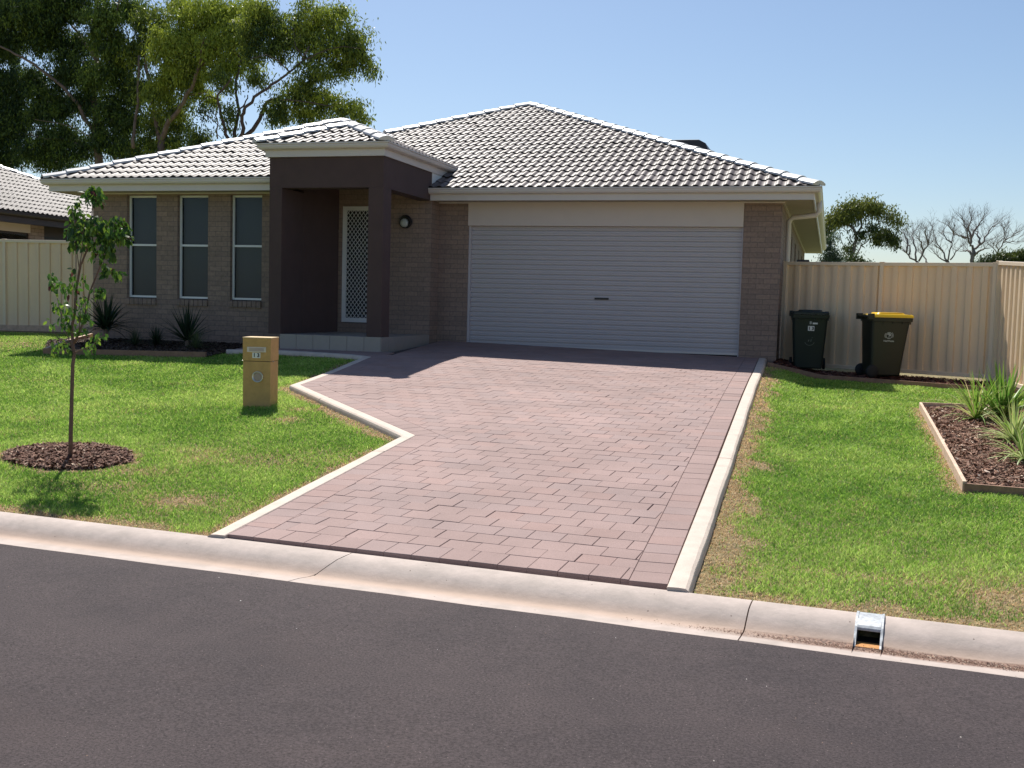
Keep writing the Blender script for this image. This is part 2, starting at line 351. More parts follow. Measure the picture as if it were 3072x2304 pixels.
    b = t.nodes.new('ShaderNodeBump'); b.inputs['Strength'].default_value = .5; b.inputs['Distance'].default_value = .012; lk(t, n.outputs['Fac'], b.inputs['Height']); lk(t, b.outputs[0], p.inputs['Normal'])
    return m_
M['kerb'] = kerb_mat()

# ================================================================= SETTING: ground, road, kerb, drive
KE = Vector((.9968, -.0799, 0)); KN = Vector((.0799, .9968, 0))     # along / across the road
def kp(x, d, z):                                   # point on the kerb: x along, d metres towards the road
    y = kerb_y(x); return (x-.0799*d, y-.9968*d, z)
# ground sheet
xs = np.concatenate([[-400, -150, -60, -30], np.arange(-20, 14.01, .25), [20, 30, 60, 150, 400]])
ss = np.concatenate([[400, 150, 60, 30, 15, 6, 3], np.arange(1, -12.55, -.25), [-12.6, -12.66, -13.2, -30, -60, -400]])
X, S = np.meshgrid(xs, ss)
Yg = np.where(S > 0, S, S*(-kerb_y(np.clip(X, -30, 30)))/12.6)
Zg = zg(X, Yg)-.045
Zg = np.where(S < -12.63, -1.08, Zg); Zg = np.where(S <= -30, -.95, Zg)
nV = np.stack([X, Yg, Zg], -1).reshape(-1, 3); nx, ny = len(xs), len(ss)
I = np.arange(nx*ny).reshape(ny, nx)
F4 = np.stack([I[:-1, :-1], I[1:, :-1], I[1:, 1:], I[:-1, 1:]], -1).reshape(-1, 4)
def ground_mat():
    m_, t, p = newmat('dry_turf_soil'); g = t.nodes.new('ShaderNodeNewGeometry')
    n = t.nodes.new('ShaderNodeTexNoise'); n.inputs['Scale'].default_value = 22; n.inputs['Detail'].default_value = 8; lk(t, g.outputs['Position'], n.inputs['Vector'])
    r = t.nodes.new('ShaderNodeValToRGB'); lk(t, n.outputs['Fac'], r.inputs[0]); e = r.color_ramp.elements
    e[0].position = .3; e[0].color = (.10, .065, .035, 1); e[1].position = .7; e[1].color = (.34, .25, .14, 1); q = e.new(.5); q.color = (.17, .14, .055, 1)
    sp = t.nodes.new('ShaderNodeSeparateXYZ'); lk(t, g.outputs['Position'], sp.inputs[0])
    ma_ = t.nodes.new('ShaderNodeMapRange'); lk(t, sp.outputs[0], ma_.inputs[0]); ma_.inputs[1].default_value = 9.6; ma_.inputs[2].default_value = 10.6
    mb_ = t.nodes.new('ShaderNodeMapRange'); lk(t, sp.outputs[1], mb_.inputs[0]); mb_.inputs[1].default_value = .6; mb_.inputs[2].default_value = 2.5
    mm_ = t.nodes.new('ShaderNodeMath'); mm_.operation = 'MAXIMUM'; lk(t, ma_.outputs[0], mm_.inputs[0]); lk(t, mb_.outputs[0], mm_.inputs[1])
    nn_ = t.nodes.new('ShaderNodeTexNoise'); nn_.inputs['Scale'].default_value = 3; nn_.inputs['Detail'].default_value = 9; lk(t, g.outputs['Position'], nn_.inputs['Vector'])
    rg_ = t.nodes.new('ShaderNodeValToRGB'); lk(t, nn_.outputs['Fac'], rg_.inputs[0]); rg_.color_ramp.elements[0].position = .35; rg_.color_ramp.elements[1].position = .65
    rg_.color_ramp.elements[0].color = (.075, .11, .025, 1); rg_.color_ramp.elements[1].color = (.20, .19, .075, 1)
    mg_ = t.nodes.new('ShaderNodeMix'); mg_.data_type = 'RGBA'; lk(t, mm_.outputs[0], mg_.inputs[0]); lk(t, r.outputs[0], mg_.inputs[6]); lk(t, rg_.outputs[0], mg_.inputs[7])
    lk(t, mg_.outputs[2], p.inputs['Base Color']); p.inputs['Roughness'].default_value = .95
    b = t.nodes.new('ShaderNodeBump'); b.inputs['Strength'].default_value = .8; b.inputs['Distance'].default_value = .02; lk(t, n.outputs['Fac'], b.inputs['Height']); lk(t, b.outputs[0], p.inputs['Normal'])
    return m_
M['ground'] = ground_mat()
tag(np_mesh('ground', nV, F4, M['ground'], smooth=True), kind='structure')
# road
b = MB(); rx = [-400, -80, -30]+[x*.5 for x in range(-30, 41)]+[60, 400]
rows = []
for d, z in ((.446, -.882), (.6, -.879), (1.5, -.872), (3.2, -.855), (6.4, -.872), (7.4, -.885), (7.45, -1.2)):
    rows.append([kp(x, d+(.006*math.sin(x*13.7)+.005*math.sin(x*31.1) if d == .446 else 0), z) for x in rx])
vs = [p_ for r_ in rows for p_ in r_]; n = len(rx)
b.add(vs, [(i*n+j, (i+1)*n+j, (i+1)*n+j+1, i*n+j+1) for i in range(len(rows)-1) for j in range(n-1)])
tag(b.build('road', M['asphalt'], smooth=True), kind='structure')
# roll kerb with joints: one concrete strip
prof = [(-.06, -.95), (-.058, -.812), (-.05, -.803), (-.03, -.799), (.0, -.799), (.05, -.803), (.10, -.813), (.15, -.838), (.19, -.862), (.22, -.882), (.24, -.889), (.26, -.892), (.33, -.891), (.453, -.886), (.454, -.96)]
def kerb_piece(b, x0, x1, sk0=0, sk1=0):
    N = max(2, int((x1-x0)/.25)); vs = []
    for i in range(N+1):
        x = x0+(x1-x0)*i/N
        for d, z in prof:
            sk = (sk0 if i == 0 else (sk1 if i == N else 0))
            w_ = -sk*(.5*(1-math.cos(math.pi*min(1, max(0, d/.4)))))
            vs.append(kp(x+w_, d, z))
    m_ = len(prof); fs = [(i*m_+j, i*m_+j+1, (i+1)*m_+j+1, (i+1)*m_+j) for i in range(N) for j in range(m_-1)]
    fs += [tuple(range(m_)), tuple(N*m_+j for j in range(m_))[::-1]]
    b.add(vs, fs)
b = MB(); edges = [-60, -26, -20.0, -14, -8.2, -2.4, 3.51, 5.93, 11.8, 17.6, 24, 60]
DX = 6.53
for i in range(len(edges)-1):
    a0, a1 = edges[i], edges[i+1]
    if a0 < DX < a1:
        kerb_piece(b, a0+.0035, DX-.066); kerb_piece(b, DX+.066, a1-.0035)
        kp_ = prof; prof = [(.255, -.96)]+[q for q in kp_ if q[0] > .255]; kerb_piece(b, DX-.066, DX+.066); prof = kp_; continue
    kerb_piece(b, a0+.0035, a1-.0035, .16 if abs(a0-3.51) < .01 else .0, .16 if abs(a1-3.51) < .01 else .0)
tag(b.build('kerb', M['kerb'], smooth=False), kind='structure')
o = bpy.data.objects['kerb']; o.data.polygons.foreach_set('use_smooth', [True]*len(o.data.polygons))
mod = o.modifiers.new('es', 'EDGE_SPLIT'); mod.split_angle = R(50)
keep_prof = prof; prof = [(d, z-.012) for d, z in prof[1:-1]]; b = MB(); kerb_piece(b, -59.9, DX-.066); kerb_piece(b, DX+.066, 59.9); prof = keep_prof
tag(b.build('kerb_bed', simple('joint_silt', (.16, .09, .06), .95, .3, 40), smooth=True), kind='structure')

# drive outline (paver side of the concrete edging)
P_RT, P_RB, P_LB, P_N, P_T, P_A = (5.14, 0.), (5.463, -12.74), (2.597, -12.535), (2.495, -8.96), (-.163, -6.17), (-.43, -3.33)
path_in = [P_LB, P_N, P_T, (-.288, -4.70), P_A, (-.60, -3.22), (-.86, -3.10), (-1.39, -2.99), (-2.1, -2.90), (-2.60, -2.93), (-3.05, -3.08)]
def clip(poly, px, py, nx_, ny_):                 # keep side n.(p-p0) >= 0
    out = []; n_ = len(poly)
    for i in range(n_):
        a, c = poly[i], poly[(i+1) % n_]
        da = (a[0]-px)*nx_+(a[1]-py)*ny_; dc = (c[0]-px)*nx_+(c[1]-py)*ny_
        if da >= 0: out.append(a)
        if (da >= 0) != (dc >= 0):
            t = da/(da-dc); out.append((a[0]+t*(c[0]-a[0]), a[1]+t*(c[1]-a[1])))
    return out
def line(a, c, off=0):                            # half-plane left of a->c, moved in by off
    dx, dy = c[0]-a[0], c[1]-a[1]; L = math.hypot(dx, dy); nx_, ny_ = -dy/L, dx/L
    return (a[0]+nx_*off, a[1]+ny_*off, nx_, ny_)
BW = .218
def area(p): return abs(sum(p[i][0]*p[(i+1) % len(p)][1]-p[(i+1) % len(p)][0]*p[i][1] for i in range(len(p))))/2
pb = MB()
def pave(poly, gap=.0012):
    if len(poly) < 3 or area(poly) < .0006: return
    cx = sum(p[0] for p in poly)/len(poly); cy = sum(p[1] for p in poly)/len(poly)
    z = float(zg(cx, cy)); gx = (float(zg(cx+.1, cy))-z)*10; gy = (float(zg(cx, cy+.1))-z)*10
    gx += random.gauss(0, .0022); gy += random.gauss(0, .0022); z += .016+random.gauss(0, .0008)
    t = random.random(); base = (.300, .207, .188) if t < .6 else ((.288, .205, .190) if t < .85 else (.310, .206, .184))
    kf = random.uniform(.95, 1.06); pb.cur = (base[0]*kf, base[1]*kf, base[2]*kf)
    def ring(ins, dz):
        # inset by shrinking towards each edge (approximate, polygons are near-rectangular)
        r_ = []
        n_ = len(poly)
        for i in range(n_):
            p0, p1, p2 = poly[i-1], poly[i], poly[(i+1) % n_]
            e1 = Vector((p1[0]-p0[0], p1[1]-p0[1])); e2 = Vector((p2[0]-p1[0], p2[1]-p1[1]))
            if e1.length < 1e-5 or e2.length < 1e-5: r_.append((p1[0], p1[1], z+dz+gx*(p1[0]-cx)+gy*(p1[1]-cy))); continue
            e1.normalize(); e2.normalize(); n1 = Vector((-e1.y, e1.x)); n2 = Vector((-e2.y, e2.x)); s_ = n1+n2
            k_ = ins/max(.35, 1+n1.dot(n2)); x_, y_ = p1[0]+s_.x*k_, p1[1]+s_.y*k_
            r_.append((x_, y_, z+dz+gx*(x_-cx)+gy*(y_-cy)))
        return r_
    sgn = sum(poly[i][0]*poly[(i+1) % len(poly)][1]-poly[(i+1) % len(poly)][0]*poly[i][1] for i in range(len(poly)))
    if sgn < 0: poly.reverse()
    n_ = len(poly); vs = ring(gap, -.035)+ring(gap, -.003)+ring(gap+.0022, 0)
    fs = [(i, (i+1) % n_, n_+(i+1) % n_, n_+i) for i in range(n_)]+[(n_+i, n_+(i+1) % n_, 2*n_+(i+1) % n_, 2*n_+i) for i in range(n_)]+[tuple(range(2*n_, 3*n_))]
    pb.add(vs, fs)
LR, LF = line(P_RB, P_RT, BW), line(P_LB, P_RB, BW)
LL, LD, LE = line(P_N, P_LB, BW), line(P_T, P_N, BW), line(P_A, P_T, BW)
def cl(poly, hp): return clip(poly, *hp) if len(poly) >= 3 else poly
def neg(hp): return (hp[0], hp[1], -hp[2], -hp[3])
PL, PW = .2195, .1935
orig = Vector((2.9, -12.345))
for j in range(-3, 75):
    for i in range(-30, 30):
        sh = .5*PL*(j % 2)+random.gauss(0, .0015)
        a0 = i*PL+sh; b0 = j*PW
        q = []
        for da, db in ((0, 0), (PL, 0), (PL, PW), (0, PW)):
            q.append((orig.x+KE.x*(a0+da)+KN.x*(b0+db), orig.y+KE.y*(a0+da)+KN.y*(b0+db)))
        cx, cy = q[0]
        if cy > .3 or cx < -4 or cx > 5.6: continue
        q = cl(cl(q, LR), LF)
        if len(q) < 3: continue
        if all((p[0]-LL[0])*LL[2]+(p[1]-LL[1])*LL[3] >= 0 for p in q): A, B = cl(q, LE), []
        else: A = cl(cl(q, LD), LE); B = cl(cl(q, neg(LD)), LL)
        A1 = cl(A, (0, -2.585, 0, -1)); A2 = cl(cl(A, (0, -2.585, 0, 1)), (-.585, 0, 1, 0)); A2 = cl(A2, (0, -.0, 0, -1))
        for pc in (A1, A2, B): pave(list(pc))
        # narrow strip between the porch step and the curved edging
for j in range(3):
    for i in range(7):
        x0 = -1.60+i*.228+(j % 2)*.114; y1 = -2.932-j*.178; q = [(x0, y1-.178), (x0+.228, y1-.178), (x0+.228, y1), (x0, y1)]
        q = cl(cl(q, line((-1.55, -2.955), (-.50, -3.36), 0)), neg(line(P_A, P_T, -.0)))
        pave(list(q))
for i in range(12):
    x0 = -3.0+i*.22
    pave([(x0, -2.93-.0*i), (x0+.22, -2.93), (x0+.22, -2.585), (x0, -2.585)])
def soldiers(a, c, m0, m1, w=.192):
    """border row along a->c (drive interior on the left); m0, m1: mitre half-planes"""
    a_, c_ = Vector(a), Vector(c); d = (c_-a_); L = d.length; d.normalize(); nn = Vector((-d.y, d.x)); k_ = -2
    while k_*w < L+.4:
        s0 = k_*w; q = [a_+d*s0, a_+d*(s0+w), a_+d*(s0+w)+nn*BW, a_+d*s0+nn*BW]; q = [(p.x, p.y) for p in q]
        for hp in (m0, m1):
            if hp: q = cl(q, hp)
        pave(list(q)); k_ += 1
def mitre(v, p0, p1, side):                        # bisector at v between directions to p0 and p1
    v_ = Vector(v); e = ((Vector(p0)-v_).normalized()+(Vector(p1)-v_).normalized()).normalized(); nn = Vector((-e.y, e.x))
    if nn.dot(Vector(side)-v_) < 0: nn = -nn
    return (v[0], v[1], nn.x, nn.y)
top = (0, -.0, 0, -1)
soldiers(P_RB, P_RT, (P_RB[0], P_RB[1], 0, 1), top)
soldiers(P_LB, P_RB, line(P_N, P_LB, 0), line(P_RB, P_RT, BW), .186)
soldiers(P_N, P_LB, mitre(P_N, P_T, P_LB, P_LB), line(P_LB, P_RB, BW))
soldiers(P_T, P_N, mitre(P_T, P_A, P_N, P_N), mitre(P_N, P_T, P_LB, P_T))
soldiers(P_A, P_T, None, mitre(P_T, P_A, P_N, P_A))
drv = pb.build('driveway', M['paver']); tag(drv, kind='structure')
# joint bed under the pavers
b = MB(); poly = [P_RT, P_RB, P_LB, P_N, P_T, P_A, (-.86, -3.1), (-2.1, -2.9), (-3.05, -3.0), (-3.05, -2.5), (-.5, -2.5), (-.5, 0)]
bm = bmesh.new(); vsb = [bm.verts.new((x, y, 0)) for x, y in poly]; f = bm.faces.new(vsb); bmesh.ops.triangulate(bm, faces=[f])
for axis in ((1, 0, 0), (0, 1, 0)):
    for k_ in range(-14, 14):
        c0 = k_*.5
        bmesh.ops.bisect_plane(bm, geom=bm.verts[:]+bm.edges[:]+bm.faces[:], plane_co=(c0 if axis[0] else 0, c0 if axis[1] else 0, 0), plane_no=axis)
for v in bm.verts: v.co.z = float(zg(v.co.x, v.co.y))-.004
bmesh.ops.recalc_face_normals(bm, faces=bm.faces)
me = bpy.data.meshes.new('paver_bed'); bm.to_mesh(me); bm.free(); me.materials.append(M['joint'])
o = bpy.data.objects.new('paver_bed', me); COL.objects.link(o); tag(o, kind='structure')
# concrete edging
def edging(name, pts, w, joints=()):
    P = [Vector(p) for p in pts]; offp = []
    for i, p in enumerate(P):
        d1 = (P[i]-P[i-1]).normalized() if i else (P[1]-P[0]).normalized()
        d2 = (P[i+1]-P[i]).normalized() if i < len(P)-1 else d1
        n1, n2 = Vector((d1.y, -d1.x)), Vector((d2.y, -d2.x)); s_ = (n1+n2); offp.append(s_/(1+n1.dot(n2)))
    # resample
    A = []; 
    for i in range(len(P)-1):
        N = max(1, int((P[i+1]-P[i]).length/.2))
        for k_ in range(N):
            t = k_/N; A.append((P[i].lerp(P[i+1], t), offp[i].lerp(offp[i+1], t)))
    A.append((P[-1], offp[-1]))
    b = MB(); sec = [(.004, -.10), (.004, .014), (.009, .019), (w*.5, .020), (w-.030, .017), (w-.012, .006), (w-.003, -.012), (w, -.03), (w+.004, -.13)]
    run = [[]]; dist = 0
    for i, (p, nn) in enumerate(A):
        if i: dist += (p-A[i-1][0]).length
        row = []
        for d, h in sec:
            wob = .003*math.sin(dist*3.1+d*30)+.0015*math.sin(dist*13)
            q = p+nn*(d+(wob if d > w*.5 else 0)); row.append((q.x, q.y, float(zg(p.x, p.y))+h))
        run[-1].append(row)
        if any(abs(dist-j) < .1 for j in joints) and len(run[-1]) > 1: 
            # leave an open joint
            nxt = [tuple(Vector(r0)+Vector((A[min(i+1, len(A)-1)][0]-p).to_3d().normalized())*.014) for r0 in row]
            run.append([[tuple(Vector(q_)+Vector((A[min(i+1, len(A)-1)][0]-p).to_3d().normalized())*.004) for q_ in nxt]])
    for rr in run:
        if len(rr) < 2: continue
        n_ = len(sec); vs = [q for r_ in rr for q in r_]
        b.add(vs, [(i*n_+j, (i+1)*n_+j, (i+1)*n_+j+1, i*n_+j+1) for i in range(len(rr)-1) for j in range(n_-1)]+[tuple(range(n_)), tuple((len(rr)-1)*n_+j for j in range(n_))[::-1]])
    o = b.build(name, M['edging'], smooth=True); md = o.modifiers.new('es', 'EDGE_SPLIT'); md.split_angle = R(22)
    return tag(o, kind='structure')
edging('path_edging', [P_LB]+path_in[1:] if False else list(reversed([(2.598, -12.575)]+path_in[1:])), .135, (3.2, 6.7, 10.2))
edging('drive_edging', [(5.464, -12.80), (5.379, -9.0), (5.22, -2.8), (5.14, -.03)], .135, (3.7, 9.9))

# ================================================================= HOUSE
def L8(name, lab, cat, loc, group=None): return empty(name, loc, lab, cat, group)
H = L8('house', 'single storey brick house with grey tiled hip roof, brown portico and wide double garage', 'house', (0, 0, 0))
ZS = 2.56                                          # soffit height
WF = -1.78; WX0 = -6.58; WX1 = 5.42; BACK = 15.6
# --- brick walls
b = MB()
def wall_x(b, x0, x1, yf, th, z0, z1, holes=()):   # wall facing -y with rectangular holes (hx0,hx1,hz0,hz1)
    xs_ = sorted(holes); cur = x0
    for h in xs_:
        if h[0] > cur: b.box(cur, h[0], yf, yf+th, z0, z1)
        if h[2] > z0: b.box(h[0], h[1], yf, yf+th, z0, h[2])
        if h[3] < z1: b.box(h[0], h[1], yf, yf+th, h[3], z1)
        cur = h[1]
    if cur < x1: b.box(cur, x1, yf, yf+th, z0, z1)
WIN = [(-5.868, -5.262), (-4.838, -4.228), (-3.79, -3.18)]
wall_x(b, WX0, -2.612, WF, .11, -.35, ZS, [(a, c, .70, 2.52) for a, c in WIN])
wf = b.build('wall', M['brick'], H)
b = MB(); b.box(WX0, WX0+.11, WF+.11, BACK, -.35, ZS); wl = b.build('wall', M['brick'], H)
b = MB(); wall_x(b, -2.39, -.71, -.40, .11, .172, 3.02, [(-2.335, -1.50, .35, 2.46)]); b.build('wall', M['brick'], H)
b = MB(); b.box(-.71, -.60, -.40, 0, -.25, ZS); b.build('wall', M['brick'], H)
for a_, c_ in ((-.6, -.04), (4.80, WX1)):
    b = MB(); b.box(a_, c_, 0, .11, -.3, ZS); b.build('wall', M['brick'], H)
SW = [(4.4, 5.0), (6.6, 7.6), (9.4, 10.2), (12, 13)]
b = MB(); cur = .11
for a_, c_ in SW:
    b.box(WX1-.11, WX1, cur, a_, -.35, ZS); b.box(WX1-.11, WX1, a_, c_, -.35, .9); b.box(WX1-.11, WX1, a_, c_, 2.3, ZS); cur = c_
b.box(WX1-.11, WX1, cur, BACK, -.35, ZS); b.build('wall', M['brick'], H)
b = MB(); b.box(WX0+.11, WX1-.11, BACK-.11, BACK, -.35, ZS); b.build('wall', M['brick'], H)
for a_, c_ in SW:
    b = MB(); b.box(WX1-.075, WX1-.035, a_, c_, .9, 2.3); f_ = b.build('window', M['alu'], H)
    b = MB(); b.box(WX1-.034, WX1-.03, a_+.04, c_-.04, .94, 2.26); b.build('pane', M['dark'], f_)
# --- garage lintel and door
b = MB(); b.box(-.045, 4.798, -.022, .09, 2.145, ZS); b.build('lintel_panel', M['lintel'], H, bevel=.004)
b = MB(); pitch = .0856; N = int(2.13/pitch); prof = []
z = .012
while z < 2.14:
    for dz, dy in ((0, .028), (.007, .028), (.009, .003), (.020, .0005), (.036, 0), (.0395, .006), (.0435, .006), (.047, 0), (.066, .0005), (.077, .003), (.079, .028)):
        if z+dz < 2.16: prof.append((z+dz, .07+dy))
    z += pitch
vs = [(x, y, z_) for z_, y in prof for x in (0.0, 4.78)]
b.add(vs, [(2*i, 2*i+1, 2*i+3, 2*i+2) for i in range(len(prof)-1)])
gd = b.build('garage_door', M['garage'], H)
b = MB(); b.box(0, 4.78, .055, .095, -.005, .03); b.build('bottom_rail', M['trim'], gd)
b = MB(); b.box(2.288, 2.54, .050, .068, .880, .912); hd = b.build('handle', M['black'], gd, bevel=.004)
for a_, c_ in ((-.04, .003), (4.777, 4.80)):
    b = MB(); b.box(a_, c_, .03, .10, -.06, 2.145); b.build('door_track', M['garage'], H)
b = MB(); b.box(-.6, 5.4, .4, .5, -.2, 2.5); b.build('inner_wall', M['dark'], H)
# --- windows
for (a_, c_) in WIN:
    y0 = WF+.075; z0, z1 = .715, 2.52
    b = MB()
    b.box(a_, a_+.035, y0, y0+.04, z0, z1); b.box(c_-.035, c_, y0, y0+.04, z0, z1)
    b.box(a_+.035, c_-.035, y0, y0+.04, z0, z0+.035); b.box(a_+.035, c_-.035, y0, y0+.04, z1-.035, z1)
    b.box(a_+.035, c_-.035, y0-.004, y0+.036, 1.63, 1.665)
    w = b.build('window', M['alu'], H)
    b = MB(); b.box(a_+.03, c_-.03, y0+.022, y0+.026, z0+.02, z1-.02); b.build('pane', M['glass'], w)
    b = MB(); b.box(a_+.02, c_-.02, y0+.09, y0+.10, z0, z1); b.build('blind', M['blind'], w)
    b = MB(); n_ = 7; wd = (c_-a_+.02)/n_
    for i in range(n_): b.box(a_-.012+i*wd+.004, a_-.012+(i+1)*wd-.004, WF-.035, WF+.07, .585+random.uniform(-.002, .002), .695)
    s_ = b.build('sill', M['brick'], w, bevel=.004)
b = MB(); b.box(WX0+.2, -2.7, WF+.3, WF+.4, 0, 2.5); b.build('inner_wall', M['dark'], H)
# --- portico
PX0, PX1, PY = -2.612, -.607, -2.56
b = MB(); b.box(PX0, -2.39, PY, WF, .178, 2.55); b.box(-2.612, -2.39, WF, -.40, .0, 2.60); b.build('column', M['render'], H, bevel=.006)
b = MB(); b.box(-.865, PX1, PY, -2.235, .178, 2.55); b.build('column', M['render'], H, bevel=.006)
b = MB(); b.box(PX0, PX1, PY, PY+.25, 2.55, 3.06); b.box(-.85, PX1, PY+.25, -.40, 2.55, 3.06); b.box(-2.61, -2.39, PY+.25, -.3, 2.60, 3.06)
b.build('portico_beam', M['render'], H)
b = MB(); b.box(-2.39, -.85, PY+.25, -.29, 3.02, 3.05); b.build('porch_ceiling', M['soffit'], H)
b = MB(); b.box(-2.388, -.602, -2.578, -.40, -.12, .17); sl_ = b.build('porch_step', M['tilefloor'], H, bevel=.004)
b = MB()
for i in range(6):
    x0 = -2.388+i*.30; b.box(x0+.003, min(x0+.297, -.604), -2.588, -2.5785, -.08, .172)
for i in range(7):
    y0 = -2.588+i*.31; b.box(-.6015, -.592, y0+.003, min(y0+.307, -.402), -.08, .172)
for i in range(6):
    for j in range(7):
        x0, y0 = -2.388+i*.30, -2.588+j*.31; b.box(x0+.003, min(x0+.297, -.593), y0+.003, min(y0+.307, -.402), .1705, .178)
b.build('step_tile', M['tilefloor'], sl_)
# --- front door: security screen
b = MB(); dx0, dx1, dz0, dz1, dy = -2.332, -1.503, .36, 2.455, -.36
b.box(dx0, dx0+.075, dy, dy+.03, dz0, dz1); b.box(dx1-.075, dx1, dy, dy+.03, dz0, dz1); b.box(dx0+.075, dx1-.075, dy, dy+.03, dz0, dz0+.08); b.box(dx0+.075, dx1-.075, dy, dy+.03, dz1-.075, dz1)
fd = b.build('screen_door', M['alu'], H)
b = MB(); ix0, ix1, iz0, iz1 = dx0+.075, dx1-.075, dz0+.08, dz1-.075
pxx, pzz = .074, .098
def seg(b, x0, z0, x1, z1, dy_):
    # clip to opening
    t0, t1 = 0., 1.
    for p_, q_ in ((-(x1-x0), x0-ix0), (x1-x0, ix1-x0), (-(z1-z0), z0-iz0), (z1-z0, iz1-z0)):
        if abs(p_) < 1e-9:
            if q_ < 0: return
        else:
            r_ = q_/p_
            if p_ < 0: t0 = max(t0, r_)
            else: t1 = min(t1, r_)
    if t0 >= t1: return
    a = Vector((x0+(x1-x0)*t0, dy+.014+dy_, z0+(z1-z0)*t0)); c = Vector((x0+(x1-x0)*t1, dy+.014+dy_, z0+(z1-z0)*t1))
    d = (c-a); L = d.length; b.obox((a+c)/2, d, (0, 1, 0), d.cross(Vector((0, 1, 0))), L/2, .004, .0042)
nz = int((iz1-iz0)/pzz)+12
for i in range(-nz, 14):
    x0 = ix0+i*pxx; L = (iz1-iz0)
    seg(b, x0, iz0, x0+L*pxx/pzz, iz1, 0); seg(b, x0+L*pxx/pzz, iz0, x0, iz1, .006)
b.build('diamond_grille', M['alu'], fd)
b = MB(); b.box(dx0, dx1, dy+.05, dy+.08, dz0, dz1); b.build('front_door', M['black'], H)
# --- wall lamp
lc = Vector((-1.075, -.40, 2.177)); b = MB()
b.lathe(lc, (0, -1, 0), [(.105, 0), (.118, .02), (.118, .06), (.10, .075), (.098, .05), (.02, .05)], 28); lp = b.build('wall_lamp', M['black'], H, smooth=True)
b = MB(); b.lathe(lc+Vector((-.012, 0, -.022)), (0, -1, 0), [(.078, .05), (.076, .08), (.06, .098), (.03, .108), (.005, .11)], 24); b.build('lens', M['lamp'], lp, smooth=True)
b = MB()
for i in range(12):
    a0, a1 = math.pi*(-.12+i*1.0/12), math.pi*(-.12+(i+1)*1.0/12)
    q = lambda a, r_, y_: (lc.x+r_*math.cos(a), lc.y-y_, lc.z+r_*math.sin(a))
    k0 = math.sin((i/12)*math.pi)*.03; k1 = math.sin(((i+1)/12)*math.pi)*.03
    b.add([q(a0, .118, .06), q(a1, .118, .06), q(a1, .118-k1, .10), q(a0, .118-k0, .10), q(a0, .085-k0, .088), q(a1, .085-k1, .088)], [(0, 1, 2, 3), (3, 2, 5, 4)])
b.build('eyelid', M['black'], lp)
# --- fascia, gutters, soffits
def gutter(b, p0, p1, out, m0=0, m1=0, ztop=2.755):
    """quad gutter from p0 to p1 (xy on the fascia face), out = outward xy; m0/m1 extra length for the mitre"""
    p0, p1, o_ = Vector(p0), Vector(p1), Vector(out); d = (p1-p0).normalized()
    sec = [(0, -.10), (.055, -.10), (.085, -.085), (.10, -.055), (.10, -.03), (.115, -.022), (.115, 0), (.103, 0), (.103, -.015), (.085, -.035), (.0, -.035)]
    vs = []
    for p, mm, sg in ((p0, m0, -1), (p1, m1, 1)):
        for w_, h in sec:
            q = p+o_*w_+d*(sg*mm*w_); vs.append((q.x, q.y, ztop+h))
    n_ = len(sec); b.add(vs, [(i, (i+1) % n_, n_+(i+1) % n_, n_+i) for i in range(n_)]+[tuple(range(n_)), tuple(range(n_, 2*n_))[::-1]])
FY, FX = -.465, 5.93; LY, LX = -2.235, -7.15
b = MB(); b.box(-.62, FX, FY, FY+.025, ZS-.012, 2.735); b.build('fascia', M['trim'], H)
b = MB(); b.box(FX-.025, FX, FY+.025, BACK+.5, ZS-.012, 2.735); b.build('fascia', M['trim'], H)
b = MB(); b.box(LX, PX0-.002, LY, LY+.025, ZS-.012, 2.735); b.build('fascia', M['trim'], H)
b = MB(); b.box(LX, LX+.025, LY+.025, BACK+.5, ZS-.012, 2.735); b.build('fascia', M['trim'], H)
b = MB(); gutter(b, (-.625, FY), (FX, FY), (0, -1), 0, 1); gutter(b, (FX, FY), (FX, BACK+.5), (1, 0), 1, 0); b.build('gutter', M['trim'], H)
b = MB(); gutter(b, (LX, LY), (PX0-.003, LY), (0, -1), 1, 0); gutter(b, (LX, BACK+.5), (LX, LY), (-1, 0), 0, 1); b.build('gutter', M['trim'], H)
# portico fascia + gutter (higher)
b = MB(); b.box(-2.672, -.583, -2.60, -2.562, 3.04, 3.20); b.box(-.603, -.583, -2.562, .45, 3.04, 3.20); b.box(-2.672, -2.652, -2.562, -.9, 3.04, 3.20); b.build('fascia', M['trim'], H)
b = MB(); gutter(b, (-2.672, -2.60), (-.583, -2.60), (0, -1), 1, 1, 3.25); gutter(b, (-.583, -2.60), (-.583, .62), (1, 0), 1, 0, 3.25); gutter(b, (-2.672, -.9), (-2.672, -2.60), (-1, 0), 0, 1, 3.25); b.build('gutter', M['trim'], H)
b = MB(); b.add([(-.60, -.40, 2.7), (-.60, .6, 2.7), (-.60, .6, 3.2), (-.60, -.40, 3.2), (-.62, -.40, 2.7), (-.62, .6, 2.7), (-.62, .6, 3.2), (-.62, -.40, 3.2)], [(0, 1, 2, 3), (4, 7, 6, 5), (0, 3, 7, 4), (1, 5, 6, 2), (3, 2, 6, 7), (0, 4, 5, 1)]); b.build('infill_panel', M['white'], H)
b = MB(); b.box(-.60, FX-.026, FY+.026, .05, ZS, ZS+.012); b.box(WX1-.05, FX-.026, .05, BACK+.5, ZS, ZS+.012); b.build('soffit', M['soffit'], H)
b = MB(); b.box(LX+.026, PX0, LY+.026, WF+.05, ZS, ZS+.012); b.box(LX+.026, WX0+.05, WF+.05, BACK+.5, ZS, ZS+.012); b.build('soffit', M['soffit'], H)
b = MB()
for x0, x1, y0, y1 in ((-.6, 5.46, -.03, .0), (5.42, 5.45, 0, BACK)): b.box(x0, x1, y0, y1, ZS-.022, ZS-.001)
